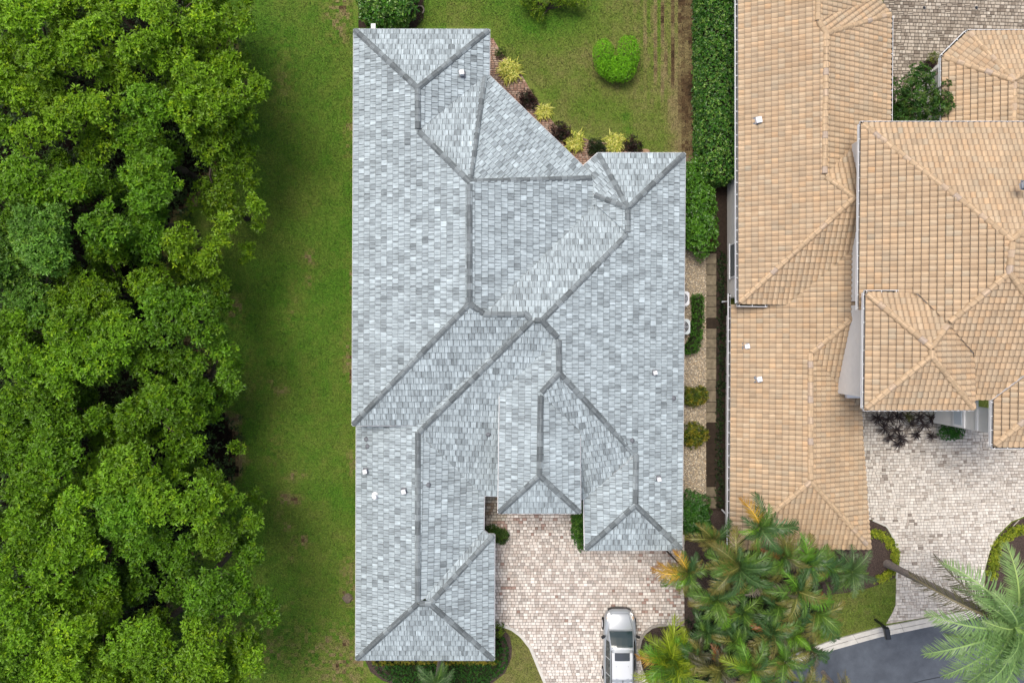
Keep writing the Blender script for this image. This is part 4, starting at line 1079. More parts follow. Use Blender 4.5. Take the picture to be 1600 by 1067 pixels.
shrub('shrub', 'round dark green shrub at the east corner of the grey roof', 'shrub', [(1083, 799, .95, .95, 1.15, .95), (1088, 812, .8, .8, .85, .8)], [(.025, .095, .010), (.035, .12, .012), (.05, .14, .015)], 60, 6, .12, .055, 'waxy')
# heart shaped topiary
LIME = [(.16, .40, .010), (.19, .44, .012), (.13, .34, .010)]
shrub('topiary', 'heart shaped clipped lime green bush standing alone on the back lawn', 'bush', [(943, 88, .75, .59, .92, .6), (981, 85, .78, .66, 1.02, .62), (948, 104, .7, .6, .62, .55), (973, 108, .72, .72, .72, .56), (962, 116, .66, .62, .45, .5), (961, 103, .7, .5, .5, .55)], LIME, 170, 6, .058, .034, 'leaf', lump=.03, zmin=-.3, stems=2)
shrub('shrub', 'dark glossy bush at the back corner behind the grey roof', 'bush', [(582, 8, 1.2, .75, 1.25, .9), (606, 6, 1.3, .85, 1.3, 1.0), (630, 4, 1.2, .75, 1.2, .9), (595, 26, 1.0, .8, .7, .8), (618, 24, 1.0, .8, .7, .8)], DG[1:] + [(.05, .13, .012)], 40, 6, .17, .09, 'waxy')
shrub('shrub', 'drooping yellow-green shrub at the top edge of the back lawn', 'shrub', [(822, -6, .9, .5, .6, .5), (845, 4, .8, .35, .6, .4), (832, 12, .55, .25, .5, .3), (885, -6, 1.0, .7, .55, .5), (905, 4, .8, .4, .4, .4), (845, 28, .5, .2, .3, .25), (868, -10, 1.0, .7, .5, .5)], [(.14, .24, .012), (.20, .30, .015), (.09, .17, .012)], 26, 6, .16, .05, 'blade', open_=(60, 120))
hedge('ground_cover', 'low dark green clipped hedge bed in front of the grey house', 'hedge', [(583, 1036), (650, 1041), (770, 1040), (772, 1002), (787, 1000), (793, 1018), (790, 1040), (782, 1052), (765, 1064), (735, 1090), (640, 1090), (610, 1063), (592, 1053)], .45, [(.018, .085, .010), (.026, .11, .012), (.04, .135, .013)], 95, 6, .08, .035, 'leaf', zj=.045)
shrub('shrub', 'small yellow-green shrub by the driveway kerb and house corner', 'shrub', [(779, 984, .4, .28, .4, .35)], [(.13, .19, .012), (.08, .14, .012)], 50, 6, .12, .05)
for x in range(590, 772, 12):
    shrub('border_plant', 'small yellow-leaved plant in the row under the front eave of the grey house', 'plant', [(x, 1032.5 + random.uniform(-1, 1), .32, .28, .16, .25)], [(.22, .22, .02), (.12, .15, .02), (.30, .25, .03)], 60, 6, .09, .04, stems=1, group='row of yellow-leaved plants under the front eave')
shrub('shrub', 'small dark fern-like shrub beside the notch in the driveway', 'shrub', [(774, 836, .4, .5, .35, .4), (784, 838, .35, .35, .38, .32), (766, 829, .3, .3, .25, .25)], [(.03, .085, .012), (.05, .11, .014), (.09, .14, .03)], 50, 6, .2, .04, 'blade')
shrub('shrub', 'upright green shrub squeezed between the entry roof and garage roof', 'shrub', [(904, 800, .8, .35, .9, .7), (903, 825, .7, .36, .8, .6), (909, 845, .55, .25, .5, .5)], [(.03, .10, .010), (.05, .14, .012), (.08, .17, .02)], 55, 6, .13, .055)
shrub('shrub', 'round bright green shrub beside the dark purple plants', 'shrub', [(1482, 676, .55, .5, .42, .42), (1494, 675, .5, .4, .4, .4)], [(.025, .12, .012), (.04, .155, .013)], 85, 6, .08, .04)
t = shrub('tree', 'leafy courtyard tree leaning over the gutter of the back roof', 'tree', [(1432, 140, 3.0, .85, .95, .8), (1420, 160, 2.8, .75, .85, .7), (1450, 160, 3.0, .8, .85, .7), (1438, 118, 2.9, .55, .55, .5), (1468, 165, 3.4, .5, .65, .5), (1478, 152, 3.7, .28, .22, .2), (1482, 168, 3.7, .28, .25, .2), (1480, 130, 3.7, .2, .12, .12), (1412, 178, 2.4, .6, .6, .55), (1448, 185, 2.6, .8, .5, .5), (1400, 150, 2.2, .45, .8, .5), (1402, 178, 2.0, .5, .5, .5)],
          [(.028, .085, .014), (.04, .11, .016), (.06, .14, .02), (.09, .15, .03)], 17, 6, .15, .085, stems=2, lump=.25)
shrub('shrub', 'small round yellow-green plant in a pot by the courtyard corner', 'plant', [(1458, 91, .7, .36, .3, .3)], [(.17, .19, .03), (.10, .14, .03)], 80, 6, .09, .03)
mb = MB(); c = P(1450, 104, 0); mb.tube([c, c + np.array([0, 0, .4])], [.2, .28], 14); tag(mb.build('plant_pot', plain('pot_brown', (.10, .05, .035), .6, .3)), 'dark brown pot beside the courtyard tree', 'pot')
shrub('shrub', 'dark purple leaved plant in the brown courtyard pot', 'plant', [(1451, 103, .55, .3, .28, .25)], [(.03, .018, .02), (.05, .03, .025)], 60, 6, .12, .04)
# low yellow-green ground cover rings
def cover(name, label, line, w, cols, n=900, L=.09, W=.055, h=.16):
    c = interp_line(line, 60); i = rng.integers(0, 59, n); t_ = rng.random((n, 1))
    q = c[i] * (1 - t_) + c[i + 1] * t_ + rng.normal(0, w, (n, 2)).clip(-1.9 * w, 1.9 * w)
    pos = np.stack([(q[:, 0] - 800) / k27, -(q[:, 1] - 533.5) / k27, rng.uniform(.03, h, n)], 1); b = pos.mean(0) * np.array([1, 1, 0])
    cols = np.array(cols); cc = cols[rng.integers(0, len(cols), n)]
    V, Q, C = leaves(pos - b, np.repeat([[0, 0, 1.]], n, 0) + rng.normal(0, .3, (n, 3)), 5, L, W, cc, (45, 95), .2, .15)
    o = link(name, mesh_quads(name, V, Q, C), None, M['leaf']); o.location = b; tag(o, label, 'plants', kind='stuff')
YG = [(.26, .32, .02), (.20, .27, .018), (.34, .38, .03), (.13, .18, .015)]
cover('ground_cover', 'yellow-green ground cover curving round the bed at the tan roof corner', [(1360, 832), (1375, 834), (1386, 842), (1396, 858), (1398, 872), (1394, 886), (1386, 898), (1370, 904)], 3.4, YG, 620)
cover('ground_cover', 'yellow-green ground cover ringing the bed at the right edge', [(1640, 822), (1600, 826), (1580, 830), (1566, 842), (1556, 856), (1553, 872), (1550, 886), (1548, 900)], 4.2, YG, 900)
cover('ground_cover', 'dark creeping plant in the soil strip below the tan house wall', [(1128, 395), (1127, 470), (1127, 540), (1125, 620), (1124, 700), (1124, 790)], 3.6, [(.018, .038, .010), (.028, .06, .012), (.012, .02, .008)], 900, .07, .05, .12)

# ================================================================== STRAP-LEAVED CLUMPS
def clump(name, label, cat, px, py, z, n, L, w, cols, group=None, e=(15, 80), droop=.5, seg=3, rad=.08):
    c = P(px, py, z); b = np.array([c[0], c[1], 0.0]); V = []; Q = []; C = []
    cols = np.array(cols)
    for i in range(n):
        az = random.uniform(0, 6.283); el = R(random.uniform(*e)); l = L * random.uniform(.65, 1.15); ww = w * random.uniform(.75, 1.2)
        d = np.array([math.cos(az) * math.cos(el), math.sin(az) * math.cos(el), math.sin(el)]); s = np.array([-math.sin(az), math.cos(az), 0])
        s = s * math.cos(.4) + np.array([0, 0, 1]) * math.sin(random.uniform(-.5, .5))
        p0 = c - b + np.array([random.uniform(-rad, rad), random.uniform(-rad, rad), 0]) - np.array([0, 0, min(z, .1)])
        o = len(V); col = cols[random.randrange(len(cols))] * random.uniform(.85, 1.15)
        for k in range(seg + 1):
            t_ = k / seg; p = p0 + d * l * t_ - np.array([0, 0, droop * l * t_ * t_]); wk = ww * (.55 + .9 * t_ - 1.38 * t_ * t_)
            V += [p - s * wk / 2, p + s * wk / 2]
        for k in range(seg): Q.append([o + 2 * k, o + 2 * k + 1, o + 2 * k + 3, o + 2 * k + 2]); C.append(col * (.9 + .15 * k))
    return link(name, mesh_quads(name, np.array(V), np.array(Q), np.array(C)), None, M['blade']), b
YL = [(.55, .53, .10), (.66, .64, .20), (.44, .47, .08), (.30, .36, .05)]
for px, py, L_, n_, lb in ((797, 109, .74, 620, 'largest yellow strap-leaved clump, nearest the back corner of the grey roof'), (850, 174, .58, 340, 'smallest yellow strap-leaved clump halfway along the slanting eave'),
                           (898, 220, .68, 440, 'yellow strap-leaved clump in the inner corner of the back eaves'), (961, 223, .68, 410, 'yellow strap-leaved clump against the short back eave, farthest right')):
    o, b = clump('yellow_clump', lb, 'plant', px, py, .35, n_, L_, .075, YL, e=(25, 88), droop=.85, rad=.38 if n_ > 400 else .25); o.location = b; tag(o, lb, 'plant', 'yellow strap-leaved clumps along the back eave')
PU = [(.035, .016, .018), (.05, .024, .024), (.022, .016, .014), (.03, .035, .015)]
for px, py, L_, lb in ((826, 153, .55, 'dark red shrub between the two upper yellow clumps'), (877, 204, .6, 'dark red shrub between the smallest yellow clump and the inner corner'),
                       (933, 228, .5, 'dark green shrub between the inner corner clump and its right neighbour'), (990, 226, .5, 'dark red-green shrub right of the last yellow clump')):
    shrub('dark_shrub', lb, 'shrub', [(px - 3, py - 2, .34, L_ * .75, L_ * .6, .36), (px + 5, py + 5, .28, L_ * .6, L_ * .62, .3), (px - 6, py + 8, .22, L_ * .5, L_ * .45, .24)], [(.035, .017, .016), (.05, .025, .02), (.022, .03, .012)] if 'red' in lb else [(.018, .035, .010), (.03, .05, .013)], 42, 6, .15, .045, lump=.3, group='dark shrubs between the yellow clumps')
shrub('shrub', 'small green shrub at the upper end of the brick path', 'shrub', [(782, 83, .3, .3, .22, .25)], [(.05, .09, .015), (.08, .12, .02)], 50, 6, .1, .045)
TI = [(1372, 653, .9, .5, 'leftmost dark purple plant, tucked into the roof corner'), (1390, 655, 1.2, .6, 'dark purple rosette against the eave left of the greenish one'), (1404, 652, 1.3, .62, 'largest dark purple rosette under the eave'),
      (1420, 650, .9, .5, 'olive tinted rosette under the eave among purple ones'), (1438, 652, 1.0, .55, 'dark purple rosette under the eave towards the garage wall'), (1456, 654, 1.1, .6, 'dark purple rosette closest to the grey garage wall'),
      (1384, 668, .8, .5, 'dark purple rosette at the left front of the cluster'), (1402, 672, .9, .52, 'dark purple rosette at the centre front of the cluster'), (1426, 662, .8, .5, 'dark purple rosette filling the middle of the cluster'), (1446, 664, .8, .5, 'dark purple rosette just left of the round green shrub'),
      (1391, 683, .5, .45, 'left one of the three low purple rosettes spilling onto the pavers'), (1409, 684, .5, .5, 'middle one of the three low purple rosettes spilling onto the pavers'), (1406, 693, .35, .42, 'lowest purple rosette spilling farthest onto the pavers'), (1434, 679, .3, .34, 'small single purple rosette alone on the pavers'), (1458, 682, .4, .36, 'drooping purple rosette below the green shrub edge')]
for px, py, z, L_, lb in TI:
    cols = [(.040, .030, .030), (.060, .045, .042), (.028, .020, .022), (.085, .068, .06)] if 'olive' not in lb else [(.07, .075, .02), (.05, .05, .02)]
    o, b = clump('ti_plant', lb, 'plant', px, py, z, 26, L_, .10, cols, e=(-15, 70), droop=.35, rad=.06); o.location = b; tag(o, lb, 'plant', 'dark purple rosettes beside the courtyard')
# ================================================================== PALMS
FC = {'green': [(.085, .175, .026), (.110, .205, .030)], 'deep': [(.045, .108, .030), (.065, .135, .036)], 'lime': [(.22, .33, .018), (.16, .27, .018)], 'bright': [(.13, .28, .02), (.10, .24, .02)],
      'olive': [(.14, .165, .038), (.11, .135, .035)], 'yellow': [(.40, .29, .03), (.27, .26, .03)], 'orange': [(.24, .11, .03), (.17, .11, .03)], 'dry': [(.26, .23, .18), (.20, .165, .12)],
      'date': [(.055, .115, .035), (.08, .15, .045)], 'queen': [(.15, .28, .085), (.19, .32, .09)], 'old': [(.07, .075, .032), (.09, .09, .045)]}
TIP = {'green': (.08, .16, .02), 'deep': (.03, .09, .02), 'lime': (.24, .27, .02), 'bright': (.12, .27, .02), 'olive': (.20, .15, .03), 'yellow': (.34, .13, .02), 'orange': (.2, .08, .03), 'dry': (.36, .33, .28), 'date': (.09, .16, .05), 'queen': (.23, .33, .13), 'old': (.10, .085, .05)}
def frond_mesh(kind, form):
    """unit-length arching frond along +X: rachis and two rows of leaflets"""
    e0, e1, ll, wl, n, a0, a1, hang = form
    V = []; Q = []; C = []
    N = 14; pts = [np.zeros(3)]; tans = []
    for i in range(N):
        t = (i + .5) / N; e = e0 + (e1 - e0) * t ** 1.2; d = np.array([math.cos(e), 0, math.sin(e)]); tans.append(d); pts.append(pts[-1] + d / N)
    sw = random.uniform(-.24, .24)
    pts = [p + np.array([0, sw * (i / N) ** 2, 0]) for i, p in enumerate(pts)]
    def at(t):
        k = min(int(t * N), N - 1); f = t * N - k; return pts[k] * (1 - f) + pts[k + 1] * f, tans[k]
    c0 = np.array(random.choice(FC[kind])); tip = np.array(TIP[kind]); rc = c0 * np.array([1.9, 1.6, 1.6]) + .012
    for i in range(N):
        w0 = .014 * (1 - i / N) + .003; w1 = .014 * (1 - (i + 1) / N) + .003; o = len(V)
        V += [pts[i] + np.array([0, -w0, .004]), pts[i] + np.array([0, w0, .004]), pts[i + 1] + np.array([0, w1, .004]), pts[i + 1] + np.array([0, -w1, .004])]
        Q.append([o, o + 1, o + 2, o + 3]); C.append(rc)
    for i in range(n):
        for sd in (-1, 1):
            t = .12 + .88 * (i + random.uniform(.1, .9)) / n; p, T = at(t); up = np.array([-T[2], 0, T[0]])
            a = R(a0 + (a1 - a0) * t) + random.gauss(0, .13)
            l = ll * (math.sin(math.pi * (.16 + .80 * t)) ** .7) * random.uniform(.85, 1.12)
            d = math.cos(a) * T + math.sin(a) * np.array([0, sd, 0]) + up * random.uniform(.05, .30); d /= np.linalg.norm(d)
            q = T * wl * .5
            dn = np.array([0, 0, -1.0]) * hang * l
            m = p + d * l * .5; e = p + d * l + dn
            o = len(V); V += [p - q * .6, p + q * .6, m + q, m - q, e + q * .15, e - q * .15]
            Q += [[o, o + 1, o + 2, o + 3], [o + 3, o + 2, o + 4, o + 5]]
            cc = c0 * random.uniform(.8, 1.22); cc = cc + (tip - cc) * (t ** 2.2) * .8
            C += [cc, cc * .8 + tip * .2]
    me = mesh_quads('frond', np.array(V), np.array(Q), np.array(C)); me.materials.append(M['frond']); return me
FORM = {'areca': (.95, -.85, .30, .027, 42, 58, 24, .24), 'date': (.75, -.65, .24, .016, 44, 68, 34, .06), 'queen': (.60, -.85, .20, .0145, 60, 70, 40, .12), 'lime': (1.1, -.5, .40, .028, 38, 50, 20, .18), 'old': (.1, -.9, .17, .011, 52, 62, 38, .3)}
_fm = {}
def fmesh(kind, form):
    k = (kind, form)
    if k not in _fm: _fm[k] = [frond_mesh(kind, FORM[form]) for _ in range(4)]
    return random.choice(_fm[k])
def add_frond(root, off, az, L, kind, form, pitch=0.0, roll=0.0):
    o = link('frond', fmesh(kind, form), root); o.location = Vector(off)
    o.rotation_euler = (roll, -pitch, R(az)); o.scale = (L, L, L)
    if kind in ('yellow', 'orange', 'dry'): o['label'] = {'yellow': 'yellowing frond', 'orange': 'orange-brown frond', 'dry': 'dry grey frond'}[kind]
    return o
def palm(label, px, py, z, L, n, kinds, form, extra=(), group=None, r=.09, lean=None, bark='palm_bark', low=-.35, cat='palm', canes=1, rings=True):
    hub = P(px, py, z)
    b = P(lean[0], lean[1], 0) if lean else np.array([hub[0] + random.uniform(-.25, .25), hub[1] + random.uniform(-.25, .25), 0])
    gb = (800 + b[0] * k27, 533.5 - b[1] * k27)
    if lean is None and gb[0] > 1126 and gb[1] < 862: b = P(gb[0], 862 + random.uniform(0, 14), 0)
    root = empty('palm', b, label, cat, group); h = hub - b
    mb = MB(); m = 16
    for c in range(canes):
        oc = np.array([random.uniform(-.25, .25), random.uniform(-.25, .25), 0]) * (c > 0); hh = h * (1.0 if c == 0 else random.uniform(.6, .85))
        pts = []; rad = []
        for i in range(m + 1):
            t = i / m; pts.append(oc + np.array([hh[0] * t ** 1.15, hh[1] * t ** 1.15, hh[2] * t])); rad.append(r * (1.22 - .34 * t + (.05 if i % 2 else -.02)) * (1.25 if i == 0 else 1))
        mb.tube(pts, rad, 9)
    mb.build('trunk', M[bark], root, smooth=True)
    a0 = random.uniform(0, 360)
    for i in range(n):
        inner = i / n
        az = a0 + i * 137.5 + random.uniform(-24, 24); pit = R(low * 57 + 62 * inner + random.uniform(-8, 8))
        k = random.choice(kinds); l = L * (1 - .22 * inner) * random.uniform(.66, 1.16)
        add_frond(root, h + np.array([0, 0, random.uniform(-.06, .06)]), az, l, k, form, pit, random.uniform(-.5, .5))
    for az, l, k, pit in extra: add_frond(root, h, az, l, k, 'areca' if form == 'lime' else ('old' if k == 'old' else form), pit)
    return root
MIX = ['green', 'olive', 'deep', 'green', 'olive', 'old', 'bright', 'olive']
GR = ['green', 'deep', 'green', 'bright', 'olive', 'olive', 'deep']
DP = ['deep', 'deep', 'green', 'deep']
GP = 'feather palms massed between the driveway and the road'
PALMS = [
         ('ragged olive palm behind the dark low palm', 1138, 905, 4.3, 1.5, 7, ['olive', 'deep', 'old', 'green'], []),
         ('thin fronded palm above the bare stalk', 1215, 945, 4.8, 1.6, 7, ['green', 'olive', 'deep'], [(20, 1.5, 'dry', -.5)]),
         ('bright young palm at the kerb end of the thicket', 1240, 990, 4.2, 1.5, 7, ['green', 'bright', 'olive'], []),
         ('dusky palm just right of the lime palm', 1088, 1022, 3.4, 1.5, 8, ['olive', 'deep', 'old'], []),
         ('palm with twisted fronds near the bottom edge centre', 1195, 1062, 4.6, 1.6, 8, ['green', 'old', 'deep', 'olive'], []),
         ('deep green palm below the orange-tipped frond', 1148, 1000, 4.0, 1.6, 8, ['deep', 'green', 'olive'], []),
         ('tallest palm of the thicket, its bright green midribs crossing below the tan eave', 1152, 882, 5.8, 2.15, 11, GR, [(165, 1.9, 'olive', .1), (128, 2.1, 'olive', 0), (3, 2.3, 'green', -.1), (275, 1.7, 'olive', -.2), (300, 1.3, 'dry', -.7), (318, 1.4, 'dry', -.7)]),
         ('palm poking a yellow-tipped frond over the driveway pavers', 1074, 893, 4.2, 1.6, 10, GR, [(183, 2.1, 'yellow', -.15), (172, 1.8, 'yellow', -.2), (195, 1.7, 'green', -.1), (110, 1.5, 'yellow', -.1), (60, 1.3, 'deep', 0)]),
         ('palm whose yellow frond lies over the edge of the tan roof', 1186, 822, 6.4, 1.75, 5, ['green', 'deep'], [(112, 1.9, 'yellow', -.05), (6, 2.2, 'deep', -.15), (-8, 2.0, 'green', -.2), (62, 1.5, 'green', .3), (200, 1.3, 'bright', .2), (255, 1.4, 'olive', -.2)]),
         ('palm hanging an orange-tipped frond beside the driveway corner', 1118, 935, 4.7, 1.7, 9, GR, [(285, 1.8, 'bright', -.1), (300, 1.5, 'orange', -.3), (182, 1.6, 'olive', -.1), (190, 1.5, 'dry', -.4)]),
         ('dull olive palm between the round shrub and the grey eave corner', 1112, 842, 3.9, 1.55, 9, ['olive', 'deep', 'olive', 'green'], [(40, 1.6, 'deep', 0), (120, 1.4, 'olive', .1)]),
         ('palm with a reddish brown frond just below the tan eave', 1224, 868, 5.2, 1.8, 9, MIX, [(85, 1.5, 'olive', .2), (150, 1.7, 'orange', -.1), (30, 1.5, 'dry', -.4)]),
         ('palm with a single bright upright frond against the tan eave', 1256, 880, 4.9, 1.8, 9, GR, [(88, 2.0, 'bright', .2), (0, 1.9, 'deep', -.1), (20, 1.8, 'green', -.1)]),
         ('palm with arching olive fronds above the dark bare soil', 1245, 922, 5.3, 1.9, 9, MIX, [(330, 2.0, 'bright', 0), (170, 2.0, 'green', 0), (250, 1.9, 'olive', -.1)]),
         ('deep green palm at the centre of the thicket', 1204, 985, 4.6, 1.9, 10, DP + ['olive'], [(160, 1.3, 'orange', -.5), (20, 1.9, 'green', 0)]),
         ('very dark low palm beside the lime palm', 1104, 985, 3.1, 1.5, 12, DP, []),
         ('palm with a fresh yellow-green spear near the bottom edge', 1172, 1042, 5.2, 1.9, 10, GR + ['bright'], [(150, 2.0, 'lime', .1), (265, 1.8, 'bright', 0)]),
         ('brownish palm between the lime palm and the bottom edge', 1122, 1040, 4.2, 1.8, 10, ['olive', 'old', 'olive', 'green'], [(95, 1.5, 'orange', .1)]),
         ('palm with yellow-green blades near the kerb and bottom edge', 1224, 1030, 4.8, 1.75, 9, MIX, [(100, 1.5, 'bright', .3), (200, 1.6, 'olive', 0)]),
         ('palm drooping dark fronds over the small lawn by the road', 1275, 955, 4.8, 1.7, 8, GR, [(300, 2.0, 'deep', -.1), (10, 1.6, 'deep', -.2), (320, 1.7, 'green', -.2), (70, 1.2, 'orange', -.2)]),
         ('palm with green fronds spreading under the tan roof corner', 1292, 884, 3.6, 1.7, 10, GR, []),
         ('olive palm dropping fronds across the pale kerb', 1262, 1010, 4.0, 1.5, 8, ['olive', 'deep', 'old'], [(330, 1.5, 'deep', -.2), (200, 1.5, 'old', -.2)]),
         ('palm leaning over the road at the bottom edge', 1250, 1078, 4.2, 1.7, 10, ['olive', 'green', 'old'], [(60, 1.8, 'olive', .1), (35, 1.7, 'olive', 0)]),
         ('shaded palm in the middle left of the thicket', 1160, 955, 3.6, 1.6, 10, DP, []),
         ('palm half hidden between the tan eave and the white dry frond', 1190, 900, 4.4, 1.6, 9, ['olive', 'green', 'old'], [(250, 1.6, 'dry', -.5), (265, 1.4, 'dry', -.6)])]
for lab, x, y, z, L, n, ks, ex in PALMS:
    palm(lab, x, y, z, L * .96, n + 4, ks, 'areca', ex, GP, r=.042, canes=1, bark='bark')
palm('lime yellow bushy palm beside the silver car', 1048, 1024, 2.2, 2.35, 46, ['lime', 'lime', 'lime', 'bright', 'green'], 'lime', [(190, 2.1, 'yellow', -.2), (178, 2.0, 'lime', -.2), (90, 1.8, 'lime', -.2), (60, 1.8, 'lime', -.2), (130, 1.9, 'lime', -.2)], None, r=.07, low=-.1, canes=4)
palm('feathery dark green date palm beside the yellow ground cover', 1330, 892, 3.1, 1.65, 30, ['date', 'date', 'green'], 'date', (), None, r=.12, low=-.45)
palm('small feathery palm in front of the grey house at the bottom edge', 681, 1066, 2.6, 1.25, 9, ['date', 'green'], 'date', [(128, 1.45, 'date', -.05), (112, 1.0, 'date', .3), (62, 1.35, 'date', -.05), (28, 1.35, 'date', -.05), (10, 1.1, 'date', -.2), (160, 1.2, 'date', -.2)], None, r=.10)
palm('tip of a brownish palm rising over the road at the bottom edge', 1317, 1085, 2.6, 1.1, 8, ['old', 'olive'], 'date', [(92, 1.35, 'old', .2), (80, 1.3, 'olive', .15), (102, 1.2, 'old', .2)], None, r=.1)
palm('tall pale green palm whose bare leaning trunk crosses the courtyard drive', 1584, 978, 9.4, 3.7, 22, ['queen'], 'queen',
     [(162, 4.5, 'old', -.12), (147, 4.0, 'old', -.12), (123, 4.1, 'queen', -.1), (98, 3.9, 'queen', -.05), (177, 4.0, 'queen', -.05), (189, 4.2, 'queen', -.1), (206, 4.0, 'queen', -.05), (217, 3.9, 'queen', 0), (236, 3.9, 'queen', -.05), (256, 3.6, 'queen', 0)], None, r=.165, lean=(1386, 880), low=-.35)
hedge('ground_cover', 'dark low planting between the palm trunks', 'plants', [(1075, 985), (1110, 930), (1190, 905), (1290, 905), (1275, 975), (1225, 1015), (1160, 1060), (1085, 1080), (1050, 1040)], .35, [(.014, .035, .010), (.02, .05, .012), (.03, .03, .015)], 16, 5, .2, .07, 'leaf', zj=.12)
# fallen bare stick and rock
mb = MB(); mb.tube([P(1186, 924, 1.2), P(1232, 933, 1.0)], .025, 6); tag(mb.build('fallen_frond_stalk', plain('dry_stalk', (.30, .25, .22), .8, .2)), 'bare pale frond stalk lying across the palm thicket', 'stalk')
def rock(name, label, px, py, rx, ry, h, col):
    c = P(px, py, 0); V = []; n = 10; mb = MB()
    ring0 = [np.array([rx * math.cos(i * .628) * random.uniform(.85, 1.12), ry * math.sin(i * .628) * random.uniform(.85, 1.12), 0]) for i in range(n)]
    ring1 = [q * .75 + np.array([0, 0, h * random.uniform(.7, 1)]) for q in ring0]; ring2 = [q * .35 + np.array([0, 0, h * random.uniform(1.0, 1.25)]) for q in ring0]
    for a, b in ((ring0, ring1), (ring1, ring2)):
        for i in range(n): mb.poly([c + a[i], c + a[(i + 1) % n], c + b[(i + 1) % n], c + b[i]], np.array(col) * random.uniform(.85, 1.15))
    mb.poly([c + q for q in ring2], col)
    return tag(mb.build(name, M['stone']), label, 'stone')
rock('rock', 'flat grey-brown stone in the grass by the grey house wall', 543, 934, .30, .32, .08, alb(126, 114, 100))
rock('rock', 'small tan boulder at the end of the back planting bed', 1008, 238, .30, .22, .16, alb(176, 146, 118))
mb = MB(); c = P(656, 17, 0)
ring = [(c + np.array([math.cos(a) * .24, math.sin(a) * .24, .07])) for a in np.linspace(-.9, 2.3, 14)]
mb.tube(ring, .045, 7); tag(mb.build('edging_ring', plain('edging_stone', (.22, .19, .15), .9, .2)), 'curved pale edging ring beside the dark back corner bush', 'edging')
mb = MB(); mb.tube([P(583.5, 43, .1), P(583.5, 42, 2.7)], .085, 8); mb.box(P(583.5, 42.5, 2.75), (.24, .3, .12)); mb.build('downpipe', M['offwhite'], house)
mb = MB(); a, b = P(1581, 821, .0), P(1590, 811, .02); mb.tube([a + np.array([0, 0, .1]), b + np.array([0, 0, .12])], .03, 6); tag(mb.build('stake', plain('stake_wood', (.33, .3, .24), .8, .2)), 'pale stick lying across the edge of the right hand bed', 'stick')

# ================================================================== AIR CONDITIONERS
def ac_unit(label, px, py, s, col, fan):
    c = P(px, py, 0); r = empty('air_conditioner', c, label, 'air conditioner', 'air conditioners beside the grey house')
    mb = MB(); w = s / 2; ch = .1
    pts = [(-w + ch, -w), (w - ch, -w), (w, -w + ch), (w, w - ch), (w - ch, w), (-w + ch, w), (-w, w - ch), (-w, -w + ch)]
    mb.prism(pts, .08, .86); mb.build('casing', col, r)
    mb = MB(); mb.tube([(0, 0, .862), (0, 0, .875)], s * .40, 24); mb.build('fan_opening', fan, r)
    for i in range(5):
        mb = MB(); a = i * 1.2566; mb.box((math.cos(a) * s * .2, math.sin(a) * s * .2, .885), (s * .36, .11, .012), rot=Matrix.Rotation(a, 3, 'Z')); mb.build('fan_blade', M['lead'], r)
    mb = MB()
    for k in (1, 2, 3, 4):
        n = 24; q = [(math.cos(i * 2 * math.pi / n) * s * .1 * k, math.sin(i * 2 * math.pi / n) * s * .1 * k, .905) for i in range(n + 1)]; mb.tube(q, .006, 4, cap=False)
    for i in range(6): a = i * 1.047; mb.tube([(0, 0, .905), (math.cos(a) * s * .4, math.sin(a) * s * .4, .905)], .006, 4, cap=False)
    mb.build('grille', M['offwhite'], r)
    mb = MB(); mb.box((0, 0, .04), (s + .12, s + .12, .08)); mb.build('base_pad', M['kerb'], r)
ac_unit('white air conditioner half under the eave, the upper one', 1060, 468, .82, M['offwhite'], M['lead'])
ac_unit('grey air conditioner with a black fan half under the eave, the lower one', 1061, 511, .84, plain('ac_grey', (.5, .56, .56), .5, .4), M['black'])

# ================================================================== MAILBOX
b = P(1367, 967, 0); mbx = empty('mailbox', b, 'black mailbox on a post between the small lawn and the kerb', 'mailbox')
yaw = R(12)
rot = Matrix.Rotation(yaw, 3, 'Z')
mb = MB(); mb.box((0, 0, .55), (.10, .10, 1.1)); mb.build('post', M['black'], mbx)
mb = MB(); mb.box(Vector((.0, -.22, .98)), (.09, .62, .07), rot=rot); mb.box(Vector((0, -.1, .78)), (.05, .05, .45), rot=Matrix.Rotation(.6, 3, 'X')); mb.build('arm', M['black'], mbx)
mb = MB(); n = 9; w, hh, l = .14, .15, .62
prof_ = [(-w, 0), (w, 0), (w, hh)] + [(w * math.cos(a), hh + w * .8 * math.sin(a)) for a in np.linspace(0, math.pi, n)][1:] 
for sgn in (0,):
    A = [rot @ Vector((x, -.02, z)) + Vector((.02, 0, 1.02)) for x, z in prof_]; B = [rot @ Vector((x, -.02 - l, z)) + Vector((.02, 0, 1.02)) for x, z in prof_]
    for i in range(len(prof_)):
        j = (i + 1) % len(prof_); mb.poly([A[j], A[i], B[i], B[j]])
    mb.poly(A[::-1])
mb.build('box', plain('mailbox_black', (.02, .022, .026), .3, .5), mbx)
mb = MB(); C_ = [rot @ Vector((x * 1.06, -.02 - l - .012, z * 1.04)) + Vector((.02, 0, 1.02)) for x, z in prof_]
mb.poly(B); mb.poly(C_)
for i in range(len(C_)):
    j = (i + 1) % len(C_); mb.poly([B[i], B[j], C_[j], C_[i]])
mb.build('door', plain('mailbox_door', (.10, .105, .115), .35, .5), mbx)
mb = MB(); mb.box(rot @ Vector((.13, -.2, 1.2)) + Vector((.02, 0, 0)), (.015, .2, .07), rot=rot); mb.build('flag', M['black'], mbx)

